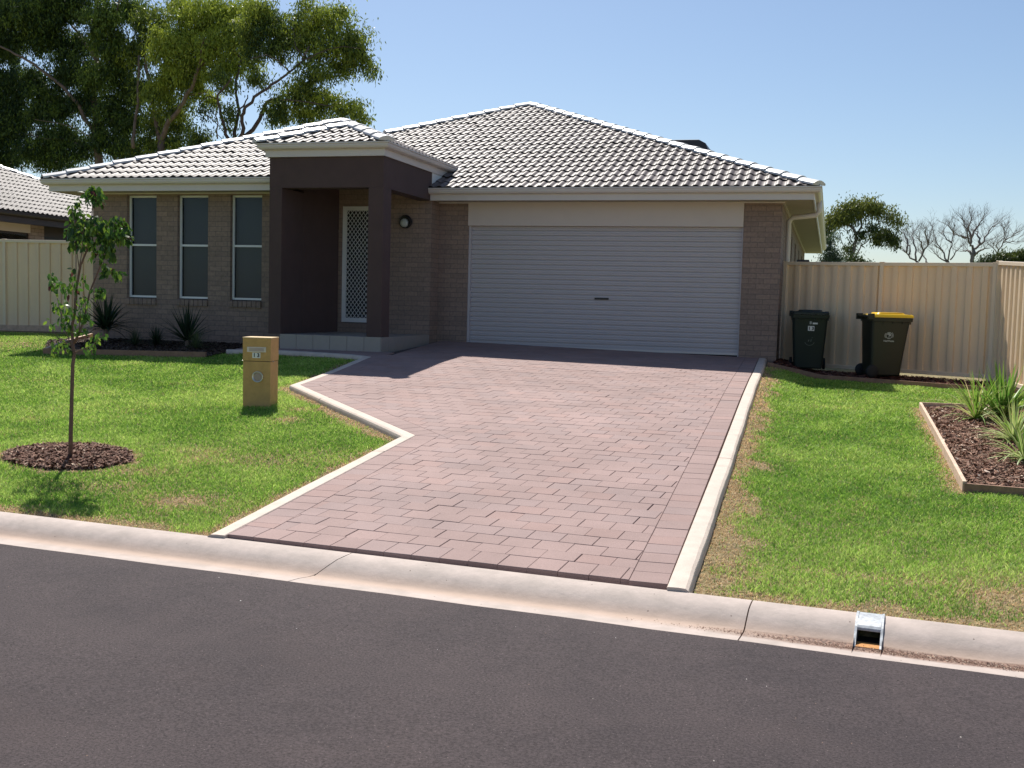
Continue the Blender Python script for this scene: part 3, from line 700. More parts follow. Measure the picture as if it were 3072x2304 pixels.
b.box(WX0, PX0, WF-.03, WF, ZS-.022, ZS-.001); b.build('soffit_trim', M['trim'], H)
# --- downpipe on the right side
b = MB(); r_ = .045
b.tube([(5.985, 1.15, 2.70), (5.985, 1.15, 2.50), (5.94, 1.15, 2.44), (5.56, 1.15, 2.40), (5.485, 1.15, 2.34), (5.485, 1.15, 1.2), (5.485, 1.15, -.2)], r_, 12); dp = b.build('downpipe', M['trim'], H, smooth=True)
b = MB(); b.box(5.42, 5.54, 1.14, 1.16, 2.02, 2.05); b.build('pipe_bracket', M['trim'], dp)

# --- tiled roof
PITCH = .4; CG, SG = math.cos(math.atan(PITCH)), math.sin(math.atan(PITCH)); UP = .345*CG
def waveh(t):                                      # two rolls per tile
    t %= 1.0
    if t < .62: return .024*math.sin(math.pi*t/.62)**.9
    return -.004*math.sin(math.pi*(t-.62)/.38)
PER = [0, .05, .12, .21, .31, .41, .50, .57, .62, .74, .88]
def tiles(name, p0, ud, hd, u0, u1, rise_len, zb, cuts, parent, coarse=False):
    """p0: point on the eave, ud/hd: eave and uphill directions, rise_len: plan length"""
    p0, ud, hd = Vector(p0), Vector(ud), Vector(hd)
    per = [0, .28, .56, .8] if coarse else PER; w = .165
    us = [u0+(i+t)*w for i in range(int((u1-u0)/w)+1) for t in per]; hs = [waveh((u-u0)/w) for u in us]
    ncol = len(us); nrow = int(rise_len/UP)+1; V_ = []; F_ = []; C_ = []
    for r_ in range(nrow):
        v0, v1 = r_*UP, (r_+1)*UP+.01
        tone = {}
        rows = ((v0+.004, .002), (v0, .034), (v0-.001, .035), (v0+.010, .040), (v1, .014))
        base = len(V_)
        for ri, (v, off) in enumerate(rows):
            for ci, u in enumerate(us):
                ti = (r_, int((u-u0)/.33+(.0)))
                if ti not in tone: tone[ti] = (random.uniform(.86, 1.13), random.gauss(0, .0022), random.random())
                tn, jz, rr = tone[ti]
                h = off+jz+hs[ci]*(1 if ri else .7)
                q = p0+ud*u+hd*v
                V_.append((q.x, q.y, zb+PITCH*v+h))
                c_ = (.165, .138, .130) if ri > 1 else (.022, .020, .019)  # lip rows near black: shadow under each course painted into the tile colour
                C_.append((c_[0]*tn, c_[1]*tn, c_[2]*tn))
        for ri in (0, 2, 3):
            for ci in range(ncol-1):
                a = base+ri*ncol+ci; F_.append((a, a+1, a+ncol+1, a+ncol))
    bm = bmesh.new(); cl_ = bm.verts.layers.float_color.new('Col')
    bv = []
    for v, c_ in zip(V_, C_):
        q = bm.verts.new(v); q[cl_] = (*c_, 1); bv.append(q)
    for f in F_: bm.faces.new([bv[i] for i in f])
    for (cx, cy, nx_, ny_) in cuts:
        bmesh.ops.bisect_plane(bm, geom=bm.verts[:]+bm.edges[:]+bm.faces[:], plane_co=(cx, cy, 0), plane_no=(-nx_, -ny_, 0), clear_outer=True)
    me = bpy.data.meshes.new(name)
    for f in bm.faces:
        if f.normal.z < 0: f.normal_flip()
        f.smooth = True
    bm.to_mesh(me); bm.free(); me.materials.append(M['tile'])
    if parent is not None:
        me.transform(Matrix.Translation(-ORG[parent.name if not parent.parent else parent.parent.name]))
    o = bpy.data.objects.new(name, me); COL.objects.link(o); o.parent = parent
    md = o.modifiers.new('es', 'EDGE_SPLIT'); md.split_angle = R(38)
    return o
def join(objs, name):
    ctx = objs[0]; bm = bmesh.new()
    for o in objs: bm.from_mesh(o.data)
    bm.to_mesh(objs[0].data); bm.free()
    for o in objs[1:]: bpy.data.objects.remove(o, do_unlink=True)
    objs[0].name = name; return objs[0]
EZ = 2.735
ax, ay = -.63, 6.05                                # main apex: eave front -.55, right 6.0, left -7.26
rp = []
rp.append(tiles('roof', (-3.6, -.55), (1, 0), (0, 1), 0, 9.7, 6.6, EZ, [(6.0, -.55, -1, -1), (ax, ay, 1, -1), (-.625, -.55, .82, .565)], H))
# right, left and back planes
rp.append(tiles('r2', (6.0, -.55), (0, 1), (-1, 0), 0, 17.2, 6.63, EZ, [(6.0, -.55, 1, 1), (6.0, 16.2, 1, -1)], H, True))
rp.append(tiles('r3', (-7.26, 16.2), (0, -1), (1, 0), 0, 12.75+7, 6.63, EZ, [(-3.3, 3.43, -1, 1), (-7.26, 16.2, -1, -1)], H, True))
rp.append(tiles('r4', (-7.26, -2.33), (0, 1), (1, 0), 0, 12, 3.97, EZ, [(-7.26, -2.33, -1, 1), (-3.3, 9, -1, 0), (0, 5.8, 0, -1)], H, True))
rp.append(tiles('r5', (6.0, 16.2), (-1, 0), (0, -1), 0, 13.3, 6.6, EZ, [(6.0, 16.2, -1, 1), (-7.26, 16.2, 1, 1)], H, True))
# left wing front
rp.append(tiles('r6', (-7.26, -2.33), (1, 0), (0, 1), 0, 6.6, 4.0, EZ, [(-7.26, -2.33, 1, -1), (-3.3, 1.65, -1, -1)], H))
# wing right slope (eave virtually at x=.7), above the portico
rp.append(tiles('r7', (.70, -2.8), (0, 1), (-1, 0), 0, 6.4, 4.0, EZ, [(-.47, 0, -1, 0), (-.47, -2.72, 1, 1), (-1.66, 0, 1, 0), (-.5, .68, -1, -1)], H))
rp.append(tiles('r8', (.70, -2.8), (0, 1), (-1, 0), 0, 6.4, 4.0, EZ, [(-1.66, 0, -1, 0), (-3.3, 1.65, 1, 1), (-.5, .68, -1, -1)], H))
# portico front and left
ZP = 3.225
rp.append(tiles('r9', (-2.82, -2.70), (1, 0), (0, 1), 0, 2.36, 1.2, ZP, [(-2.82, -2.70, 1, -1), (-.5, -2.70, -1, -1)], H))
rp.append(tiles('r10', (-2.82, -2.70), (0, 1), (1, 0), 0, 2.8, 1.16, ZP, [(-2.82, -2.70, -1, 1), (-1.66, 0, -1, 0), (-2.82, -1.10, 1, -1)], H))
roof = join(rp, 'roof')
def hipcaps(p0, p1, parent, name='ridge_capping', lift=.02, step=.40, w=.125):
    p0, p1 = Vector(p0), Vector(p1); d = p1-p0; L = d.length; d.normalize(); sd = Vector((d.y, -d.x, 0)).normalized(); up = sd.cross(d).normalized()
    if up.z < 0: up = -up
    b = MB(); n_ = max(1, int(L/step+.3)); st = L/n_
    for i in range(n_):
        s0, s1 = i*st-.03, (i+1)*st+.01
        for_ = []
        k0 = lift+.028+random.uniform(-.002, .002); k1 = lift+.006
        for s_, kk, sc_ in ((s0, k0, 1.06), (s1, k1, .95)):
            c = p0+d*s_+up*kk
            for x_, h_ in ((-w, -.028), (-w*.98, .004), (-w*.55, .034), (-w*.14, .050), (w*.14, .050), (w*.55, .034), (w*.98, .004), (w, -.028)):
                for_.append(c+sd*(x_*sc_)+up*h_)
        b.add(for_, [(j, j+1, 9+j, 8+j) for j in range(7)]+[tuple(range(8)), tuple(range(8, 16))[::-1]])
    o = b.build(name, M['cap'], parent)
    b = MB(); c0, c1 = p0+d*.09, p1
    q = []
    for c in (c0, c1):
        for x_, h_ in ((-w*1.0, -.08), (-w*.95, -.006+lift), (0, .03), (w*.95, -.006+lift), (w*1.0, -.08)): q.append(c+sd*x_+up*h_)
    b.add(q, [(j, j+1, 6+j, 5+j) for j in range(4)]+[(0, 1, 2, 3, 4), (9, 8, 7, 6, 5)]); b.build('bedding_mortar', M['mortar'], parent)
    return o
def rz(x, y, e): return e
A3 = (ax, ay, EZ+PITCH*(ay+.55)); AW = (-3.3, 1.65, EZ+PITCH*3.98); AP = (-1.66, -1.54, ZP+PITCH*1.16)
hipcaps((5.97, -.52, EZ+.02), A3, roof); hipcaps((-3.15, 3.53, EZ+PITCH*4.08), A3, roof)
hipcaps((-7.20, -2.27, EZ+.02), AW, roof); hipcaps((-1.72, .06, EZ+PITCH*(.70+1.72)), AW, roof); hipcaps((-3.3, 3.3, AW[2]), (-3.3, 1.62, AW[2]), roof)
hipcaps((-2.79, -2.67, ZP+.02), AP, roof); hipcaps((-.53, -2.67, ZP+.02), AP, roof); hipcaps((-1.66, .02, AP[2]), (-1.66, -1.58, AP[2]), roof)
hipcaps((ax, 9.5, A3[2]), (ax, ay, A3[2]), roof); hipcaps((5.97, 16.17, EZ+.02), (ax, 9.55, A3[2]), roof); hipcaps((-7.23, 16.17, EZ+.02), (ax, 9.55, A3[2]), roof)
# valley flashing stub where the portico gutter ends
b = MB(); c = Vector((-.42, .62, 3.22)); b.obox(c, (1, .2, -.05), (0, 1, .35), (0, -.35, 1), .17, .09, .006); b.obox(c+Vector((.1, .08, .02)), (1, -.3, .1), (0, 1, .4), (0, -.4, 1), .10, .05, .006); b.build('flashing', M['galv'], roof)
# evaporative cooler behind the right hip
b = MB(); c = Vector((3.05, 4.9, 0)); zt = 4.28
sec = [(-.62, 3.5), (-.62, 4.12), (-.55, 4.22), (-.40, zt), (.42, zt-.005), (.56, 4.20), (.64, 4.02), (.66, 3.5)]
vs = [(c.x+x_, c.y+y_, z_) for y_ in (-.5, .5) for x_, z_ in sec]; n_ = len(sec)
b.add(vs, [(i, i+1, n_+i+1, n_+i) for i in range(n_-1)]+[tuple(range(n_)), tuple(range(n_, 2*n_))[::-1]])
cl_o = b.build('roof_cooler', M['cooler'], H, bevel=.02)
b = MB()
for i in range(7): b.box(c.x+.655, c.x+.672, c.y-.42, c.y+.42, 3.55+i*.08, 3.59+i*.08)
b.build('louvre', M['cooler'], cl_o)

# ================================================================= FENCES
def fence(name, lab, pts, ztops, zbots, face=1, stub=(), gap=.08):
    """steel sheet fence; pts: posts (xy); face=+1 viewer on the right of travel"""
    root = empty(name, (pts[0][0], pts[0][1], zbots[0]), lab, 'fence')
    for i in range(len(pts)-1):
        a, c = Vector(pts[i]), Vector(pts[i+1]); d = c-a; L = d.length; d.normalize(); n_ = Vector((d.y, -d.x))*face
        P = .232; sec = []; u = .03
        k_ = 0
        while u < L-.03:
            for du, dep in ((0, .0), (.012, .030), (.075, .034), (.135, .030), (.147, .0), (.19, -.003)):
                if u+du < L-.03: sec.append((u+du, dep))
            u += P
        sec.append((L-.03, .0)); vs = []
        for u, dep in sec:
            t = u/L; q = a+d*u-n_*(dep-.008)
            zb = zbots[i]+(zbots[i+1]-zbots[i])*t+.05; zt = ztops[i]+(ztops[i+1]-ztops[i])*t-.03
            vs += [(q.x, q.y, zb), (q.x, q.y, zt)]
        b = MB(); b.add(vs, [(2*j, 2*j+2, 2*j+3, 2*j+1) for j in range(len(sec)-1)]); b.build('panel', M['fence'], root)
        for zz, hh, nm in ((ztops, -.025, 'top_rail'), (zbots, .055, 'bottom_rail')):
            b = MB(); p0 = Vector((a.x, a.y, zz[i]+hh)); p1 = Vector((c.x, c.y, zz[i+1]+hh)); dd = p1-p0
            b.obox((p0+p1)/2, dd, (n_.x, n_.y, 0), dd.cross(Vector((n_.x, n_.y, 0))), dd.length/2-.028, .026, .030); b.build(nm, M['fencerail'], root, bevel=.006)
    for (x, y), zt, zb in zip(pts, ztops, zbots):
        b = MB(); i = min(len(pts)-2, 0); d = (Vector(pts[1])-Vector(pts[0])).normalized()
        b.obox((x, y, (zt+.004+zb-.1)/2), (d.x, d.y, 0), (d.y, -d.x, 0), (0, 0, 1), .030, .033, (zt+.004-zb+.1)/2)
        b.obox((x, y, zt+.008), (d.x, d.y, 0), (d.y, -d.x, 0), (0, 0, 1), .036, .038, .006); b.build('post', M['fencerail'], root, bevel=.004)
    return root
fence('steel_fence', 'cream ribbed steel fence across the side yard behind the two bins', [(5.48, .93), (7.037, .19), (8.657, -.49)], [1.615, 1.59, 1.575], [-.19, -.21, -.225])
fence('steel_fence', 'cream ribbed steel fence running to the street along the right edge', [(8.70, -.53), (8.98, -2.88), (9.26, -5.23), (9.54, -7.6)], [1.60, 1.47, 1.36, 1.25], [-.24, -.28, -.34, -.42])
fence('steel_fence', 'cream ribbed steel fence left of the house, behind the sapling', [(-15.0, -1.36), (-12.35, -.94), (-9.62, -.50), (-6.66, -.03)], [1.79, 1.79, 1.79, 1.79], [-.01, -.01, -.01, .0])

# ================================================================= NEIGHBOUR HOUSE
NB = empty('neighbour_house', (-14, 4, 0), 'neighbouring brick house with pale tiled roof and dark brown fascia beyond the left fence', 'house')
nwx = -12.62; NW = [(-.6, .9), (1.45, 3.80), (4.30, 6.3)]
b = MB(); cur = -4.2
for a_, c_ in NW:
    b.box(nwx-.11, nwx, cur, a_, 0, 2.42); b.box(nwx-.11, nwx, a_, c_, 0, .9); cur = c_
b.box(nwx-.11, nwx, cur, 9.8, 0, 2.42); b.box(-24, nwx, -4.31, -4.2, 0, 2.42); b.box(-24, nwx, 9.8, 9.9, 0, 2.42); b.build('wall', M['brick2'], NB)
for i, (a_, c_) in enumerate(NW):
    if i < 2:
        b = MB(); b.box(nwx-.10, nwx+.015, a_-.05, c_, 2.2, 2.42); b.build('lintel_panel', M['lintel'], NB)
    b = MB(); b.box(nwx-.09, nwx-.05, a_, c_, .9, 2.2 if i < 2 else 2.40); w = b.build('window', M['nb_dark'], NB)
    b = MB(); yy = a_+(c_-a_)*.45; b.box(nwx-.0495, nwx-.045, yy+.03, c_-.05, .95, 2.15); b.build('pane', M['glass'], w)
    b = MB(); b.box(nwx-.0495, nwx-.045, a_+.05, yy-.03, .95, 2.15); b.build('pane', M['black'], w)
b = MB(); b.box(-12.16, -12.14, -4.7, 10.35, 2.37, 2.60); gutter(b, (-12.14, 10.35), (-12.14, -4.7), (1, 0), 0, 0, 2.62); b.box(nwx-.2, -12.16, -4.7, 10.35, 2.40, 2.42); b.build('gutter', M['nb_dark'], NB)
b = MB(); b.box(-24.6, -12.16, -4.72, -4.70, 2.37, 2.6); b.build('fascia', M['nb_dark'], NB)
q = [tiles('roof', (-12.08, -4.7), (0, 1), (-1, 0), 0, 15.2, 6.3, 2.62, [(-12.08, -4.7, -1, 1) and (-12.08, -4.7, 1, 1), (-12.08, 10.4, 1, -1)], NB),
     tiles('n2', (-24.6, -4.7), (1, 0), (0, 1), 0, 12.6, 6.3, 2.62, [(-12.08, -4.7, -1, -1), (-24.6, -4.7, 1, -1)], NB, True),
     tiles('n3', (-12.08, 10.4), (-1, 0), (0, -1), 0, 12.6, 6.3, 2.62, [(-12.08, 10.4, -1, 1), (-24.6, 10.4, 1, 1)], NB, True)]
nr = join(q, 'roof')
za = 2.62+.4*6.26
hipcaps((-12.12, 10.36, 2.64), (-18.34, 4.14, za), nr); hipcaps((-12.12, -4.66, 2.64), (-18.34, 1.56, za), nr); hipcaps((-18.34, 1.4, za), (-18.34, 4.2, za), nr)

# ================================================================= TEXT
def text(s_, size, mat, parent, M4, name='lettering', ext=.0012, bold=0, align='CENTER'):
    cu = bpy.data.curves.new('t', 'FONT'); cu.body = s_; cu.size = size; cu.extrude = ext; cu.align_x = align; cu.align_y = 'CENTER'; cu.offset = bold
    cu.resolution_u = 3
    ob = bpy.data.objects.new('t', cu); COL.objects.link(ob)
    dg = bpy.context.evaluated_depsgraph_get(); me = bpy.data.meshes.new_from_object(ob.evaluated_get(dg)); bpy.data.objects.remove(ob, do_unlink=True); bpy.data.curves.remove(cu)
    me.transform(M4); me.materials.clear(); me.materials.append(mat)
    o = bpy.data.objects.new(name, me); COL.objects.link(o); o.parent = parent; return o
FRONT = lambda x, y, z, tilt=0: Matrix.Translation((x, y, z)) @ Matrix.Rotation(R(90)-tilt, 4, 'X')

# ================================================================= BINS
def wheelie_bin(loc, rot, lab, body, lid, which):
    rt = empty('wheelie_bin', loc, lab, 'bin'); rt.rotation_euler = (0, 0, rot); lc_ = dict(local=True)
    w0, w1, d0, d1, h = .225, .285, .22, .33, .95
    b = MB(); n_ = 0
    def ring(w, df, db, z, r_=.045):                # rounded rectangle, front at -y
        pts = []
        for cx, cy, a0 in ((w-r_, db-r_, 0), (-w+r_, db-r_, 90), (-w+r_, -df+r_, 180), (w-r_, -df+r_, 270)):
            for k_ in range(5):
                a = R(a0+k_*22.5); pts.append((cx+r_*math.cos(a), cy+r_*math.sin(a), z))
        return pts
    rings = [ring(.205, .20, .22, .03), ring(.225, .22, .24, .05), ring(.235, .235, .25, .22), ring(.272, .315, .27, .84), ring(.275, .32, .272, .87), ring(.295, .355, .285, .875), ring(.298, .362, .285, .93), ring(.285, .35, .278, .935)]
    m_ = len(rings[0]); vs = [p for r_ in rings for p in r_]
    fs = [(i*m_+j, i*m_+(j+1) % m_, (i+1)*m_+(j+1) % m_, (i+1)*m_+j) for i in range(len(rings)-1) for j in range(m_)]+[tuple(range(m_))[::-1], tuple((len(rings)-1)*m_+j for j in range(m_))]
    b.add(vs, fs)
    for x in (-.2, -.07, .07, .2): b.box(x-.006, x+.006, -.352, -.31, .835, .876)
    for s_ in (-1, 1):
        for y in (-.2, -.05, .1): b.box(min(s_*.27, s_*.292), max(s_*.27, s_*.292), y-.006, y+.006, .84, .876)
    bd = b.build('body', body, rt, smooth=True, **lc_); md = bd.modifiers.new('es', 'EDGE_SPLIT'); md.split_angle = R(35)
    b = MB(); lr = [ring(.290, .375, .27, .937, .05), ring(.290, .375, .27, .965, .05), ring(.275, .355, .26, .985, .06), ring(.19, .27, .17, .990, .05), ring(.175, .25, .15, 1.012, .05), ring(.10, .15, .08, 1.016, .04)]
    vs = [p for r_ in lr for p in r_]
    fs = [(i*m_+j, i*m_+(j+1) % m_, (i+1)*m_+(j+1) % m_, (i+1)*m_+j) for i in range(len(lr)-1) for j in range(m_)]+[tuple(range(m_))[::-1], tuple((len(lr)-1)*m_+j for j in range(m_))]
    b.add(vs, fs); ld = b.build('lid', lid, rt, smooth=True, **lc_); md = ld.modifiers.new('es', 'EDGE_SPLIT'); md.split_angle = R(30)
    b = MB(); b.tube([(-.30, .325, .955), (.30, .325, .955)], .019, 10)
    for x in (-.29, .29): b.box(x-.03, x+.03, .25, .345, .90, .995)
    for x in (-.12, .12): b.box(x-.02, x+.02, .25, .33, .92, .975)
    b.build('handle', body, rt, bevel=.008, **lc_)
    for s_ in (-1, 1):
        b = MB(); b.lathe((s_*.245, .235, .10), (s_, 0, 0), [(.035, 0), (.094, .004), (.10, .012), (.10, .034), (.094, .045), (.05, .046), (.03, .05)], 22)
        b.build('wheel', M['rubber'], rt, smooth=True, **lc_)
    b = MB(); b.tube([(-.25, .235, .10), (.25, .235, .10)], .012, 8); b.build('axle', M['black'], rt, **lc_)
    tl = math.atan2(.08, .62)
    if which == 'front':
        fy = lambda z: -.235-(z-.22)*(.08/.62)-.003
        b = MB(); F = Matrix.Rotation(-tl, 4, 'X')
        def plate(x0, x1, z0, z1, mat, nm, par=bd, e=.002):
            q_ = MB(); q_.add([(x0, fy(z0)-e, z0), (x1, fy(z0)-e, z0), (x1, fy(z1)-e, z1), (x0, fy(z1)-e, z1), (x0, fy(z0)+.004, z0), (x1, fy(z0)+.004, z0), (x1, fy(z1)+.004, z1), (x0, fy(z1)+.004, z1)],
                              [(0, 1, 2, 3), (4, 7, 6, 5), (0, 4, 5, 1), (1, 5, 6, 2), (2, 6, 7, 3), (3, 7, 4, 0)]); return q_.build(nm, mat, par, **lc_)
        plate(-.035, .065, .665, .745, M['white'], 'number_plate')
        text('1 3', .070, M['ink'], bd, FRONT(.015, fy(.703)-.0025, .703, -tl), 'number', bold=.003)
        plate(.035, .115, .775, .802, M['white'], 'sticker'); plate(-.012, .018, .775, .822, M['emblem'], 'sticker')
        ec = (.0, .50)
        b = MB()
        for a0 in range(200, 340, 10):
            for r0, r1 in ((.075, .083),):
                a, c = R(a0), R(a0+10); P = [(ec[0]+r_*math.cos(t), ec[1]+r_*math.sin(t)) for r_, t in ((r0, a), (r1, a), (r1, c), (r0, c))]
                b.add([(x, fy(z)-.001, z) for x, z in P], [(0, 1, 2, 3)])
        for x, z, w_, h_ in ((-.02, .50, .018, .03), (.02, .505, .012, .045), (.035, .55, .012, .01)):
            b.add([(x-w_/2, fy(z-h_/2)-.001, z-h_/2), (x+w_/2, fy(z-h_/2)-.001, z-h_/2), (x+w_, fy(z+h_/2)-.001, z+h_/2), (x, fy(z+h_/2)-.001, z+h_/2)], [(0, 1, 2, 3)])
        b.build('emblem', M['emblem_dim'], bd, **lc_)
    else:
        fx = lambda z: -.235-(z-.22)*(.037/.62)-.003
        b = MB(); yc, zc = -.0, .66
        def quad(P): b.add([(fx(z)-.001, y, z) for y, z in P], [tuple(range(len(P)))])
        def arc(r0, r1, a0, a1, n=14, yy=yc, zz=zc, sx=1.):
            for i in range(n):
                a, c = R(a0+(a1-a0)*i/n), R(a0+(a1-a0)*(i+1)/n)
                quad([(yy-r_*sx*math.cos(t), zz+r_*math.sin(t)) for r_, t in ((r0, a), (r1, a), (r1, c), (r0, c))])
        arc(.043, .052, 0, 360, 24); arc(.0, .028, 0, 180, 10, yc+.002, zc+.012); arc(.0, .016, 0, 360, 10, yc-.016, zc+.006)
        quad([(yc+.005, zc-.04), (yc-.005, zc-.04), (yc-.004, zc+.01), (yc+.004, zc+.01)])
        arc(.060, .068, 150, 215, 6); arc(.060, .068, -30, 45, 6)
        b.build('emblem', M['emblem'], bd, **lc_)
        Mx = Matrix.Translation((fx(.575)-.0015, yc, .575)) @ Matrix.Rotation(R(-90), 4, 'Z') @ Matrix.Rotation(R(90), 4, 'X')
        text('NetWaste', .038, M['emblem'], bd, Mx, 'lettering', bold=.0012)
    return rt
bin1 = wheelie_bin((5.93, .08, -.20), R(4), 'dark green wheelie bin with green lid and white number 13 sticker', M['bin_green'], M['bin_green'], 'front')
bin1.scale = (1, 1, .98)
bin2 = wheelie_bin((7.07, -.60, -.235), R(106), 'dark wheelie bin with bright yellow lid against the steel fence', M['bin_olive'], M['bin_lid_yellow'], 'side')

# ================================================================= LETTERBOX
lb0 = Vector((.10, -7.70, -.47)); LBx = empty('letterbox', lb0, 'sand coloured masonry letterbox pillar with number 13 on the lawn', 'letterbox')
BL_, BR_, BB_ = Vector((-.125, -7.668)), Vector((.182, -7.60)), Vector((.20, -7.29))   # front-left, front-right, back-right corners
ux = (BR_-BL_).normalized(); uy = Vector((-ux.y, ux.x)); wB = .325; dB = .32
def LB(x, y, z): p = BL_+ux*x+uy*y; return (p.x, p.y, lb0.z+z)
def lbox(b, x0, x1, y0, y1, z0, z1): b.add([LB(x0,y0,z0),LB(x1,y0,z0),LB(x1,y1,z0),LB(x0,y1,z0),LB(x0,y0,z1),LB(x1,y0,z1),LB(x1,y1,z1),LB(x0,y1,z1)], [(0,3,2,1),(4,5,6,7),(0,1,5,4),(1,2,6,5),(2,3,7,6),(3,0,4,7)])
b = MB(); lbox(b, .004, wB-.004, .004, dB-.004, -.05, .500); b.build('pillar', M['sand'], LBx, bevel=.003)
b = MB(); lbox(b, 0, wB, 0, dB, .506, .762); head = b.build('head', M['sand'], LBx, bevel=.003)
b = MB(); lbox(b, .010, wB-.010, .010, dB-.010, .500, .506); b.build('joint', M['mortar'], LBx)
b = MB(); lbox(b, -.004, wB+.004, -.004, dB+.004, .7622, .775); b.build('cap', M['sandtop'], LBx, bevel=.003)
b = MB(); lbox(b, .050, .270, -.004, .0005, .606, .666); slot = b.build('mail_slot', M['chrome'], head, bevel=.002)
b = MB(); lbox(b, .074, .246, -.006, -.0042, .617, .656); b.build('flap', simple('flap_pink', (.50, .40, .36), .4, .05, 10), slot)
b = MB(); lbox(b, .112, .206, -.003, .0005, .540, .601); npl = b.build('number_plate', M['white'], head)
ang = math.atan2(ux.y, ux.x); ctr = LB(.159, -.004, .5705)
o_ = ORG[LBx.name]
text('1 3', .060, M['ink'], npl, Matrix.Translation(Vector(ctr)-o_) @ Matrix.Rotation(ang, 4, 'Z') @ Matrix.Rotation(R(90), 4, 'X'), 'number', bold=.0018)
nrm = Vector((ux.y, -ux.x, 0)); c = Vector(LB(.175, 0, .325))
b = MB(); b.lathe(c, nrm, [(.064, -.002), (.065, .009), (.060, .014), (.052, .010), (.048, -.001)], 28); rg = b.build('paper_holder', M['chrome'], LBx, smooth=True)
b = MB(); b.lathe(c, nrm, [(.047, .0005), (.038, .0012), (.0, .0016)], 24); b.build('holder_insert', simple('holder_pink', (.42, .31, .27), .6), rg)
for s_, x_ in ((1, wB), (-1, 0)):
    b = MB(); b.tube([LB(x_, .06, .503), LB(x_+s_*.022, .06, .503)], .007, 8); b.build('bolt', M['chrome'], LBx)

# ================================================================= KERB OUTLET
dx = 6.53; d0 = empty('drain_outlet', (dx, kerb_y(dx), -.88), 'silver steel stormwater outlet set in the kerb', 'drain')
b = MB(); wv = .056
def dpn(x, d, z): return kp(x, d, z)
pf = [(-.045, -.796), (.0, -.790), (.05, -.792), (.10, -.801), (.135, -.815), (.148, -.825), (.150, -.834)]
vs = []
for d, z in pf: vs += [dpn(dx-wv, d, z), dpn(dx+wv, d, z)]
for d, z in pf: vs += [dpn(dx-wv, d, z-.004), dpn(dx+wv, d, z-.004)]
n_ = len(pf); fs = [(2*i, 2*i+1, 2*i+3, 2*i+2) for i in range(n_-1)]+[(2*n_+2*i, 2*n_+2*i+2, 2*n_+2*i+3, 2*n_+2*i+1) for i in range(n_-1)]+[(2*n_-2, 2*n_-1, 4*n_-1, 4*n_-2)]
b.add(vs, fs); b.build('hood', M['galv'], d0)
b = MB()
for s_ in (-1, 1):
    x0 = dx+s_*wv; x1 = dx+s_*(wv+.012)
    P = [(-.045, -.80), (-.045, -.792), (.0, -.787), (.06, -.789), (.10, -.803), (.14, -.82), (.17, -.842), (.235, -.882), (.265, -.889), (.265, -.93), (-.045, -.93)]
    vs = [dpn(x0, d, z) for d, z in P]+[dpn(x1, d, z) for d, z in P]; n_ = len(P)
    b.add(vs, [(i, (i+1) % n_, n_+(i+1) % n_, n_+i) for i in range(n_)]+[tuple(range(n_)), tuple(range(n_, 2*n_))[::-1]])
b.build('side_flange', M['galv'], d0)
b = MB()
for y_, zz_ in ((-.30, 0),):
    A_ = [dpn(dx-wv-.004, -.05, -.905), dpn(dx+wv+.004, -.05, -.905), dpn(dx+wv+.004, .30, -.905), dpn(dx-wv-.004, .30, -.905), dpn(dx-wv-.004, -.05, -.812), dpn(dx+wv+.004, -.05, -.812)]
    b.add(A_, [(0, 1, 5, 4)])
    for q0 in (dx-wv-.004, dx+wv+.004):
        b.add([dpn(q0, -.05, -.905), dpn(q0, .02, -.905), dpn(q0, .02, -.812), dpn(q0, -.05, -.812)], [(0, 1, 2, 3)])
    b.add([dpn(dx-wv-.004, -.05, -.905), dpn(dx+wv+.004, -.05, -.905), dpn(dx+wv+.004, .20, -.905), dpn(dx-wv-.004, .20, -.905)], [(0, 1, 2, 3)])
b.build('pipe_mouth', M['dark'], d0)
b = MB(); b.add([dpn(dx-wv+.001, .16, -.893), dpn(dx+wv-.001, .16, -.893), dpn(dx+wv-.001, .262, -.889), dpn(dx-wv+.001, .262, -.889), dpn(dx-wv+.001, .16, -.93), dpn(dx+wv-.001, .16, -.93), dpn(dx+wv-.001, .262, -.93), dpn(dx-wv+.001, .262, -.93)], [(0, 1, 2, 3), (0, 1, 5, 4), (2, 3, 7, 6)]); b.build('floor_plate', M['rust'], d0)

# ================================================================= BEDS
def board(b, p, q, h, th, zoff=0):
    p, q = Vector(p), Vector(q); N = max(1, int((q-p).length/.4)); d = (q-p).normalized(); nn = Vector((-d.y, d.x))*th/2; vs = []
    for i in range(N+1):
        c = p.lerp(q, i/N); z = float(zg(c.x, c.y))+zoff
        for s_, hh in ((-1, -.12), (1, -.12), (1, h), (-1, h)): vs.append((c.x+nn.x*s_, c.y+nn.y*s_, z+hh))
    b.add(vs, [(4*i+j, 4*i+(j+1) % 4, 4*i+4+(j+1) % 4, 4*i+4+j) for i in range(N) for j in range(4)]+[(0, 1, 2, 3), (4*N+3, 4*N+2, 4*N+1, 4*N)])
gl = [gnd(79, 766), gnd(200, 745), gnd(300, 771), gnd(503, 777)]
LBED = [(-5.75, -4.05), (-3.02, -3.75), (-3.02, -1.8), (-6.9, -1.8), (-6.9, -2.6)]
eb = empty('timber_edging', (-4, -4, -.2), 'brown timber board edging the shaded bed under the front windows', 'garden edging')
b = MB(); board(b, (-5.77, -4.07), (-3.02, -3.77), .055, .045); b.build('board', M['timber2'], eb)
b = MB(); board(b, (-5.77, -4.03), (-6.75, -1.6), .055, .045); b.build('board', M['timber'], eb)
eb = empty('timber_edging', (7.37, -7, -.5), 'pale timber boards framing the mulched bed at the right edge', 'garden edging')
RB = [(7.372, -4.45), (7.345, -9.44), (9.6, -9.66), (9.33, -6.0), (9.12, -4.3)]
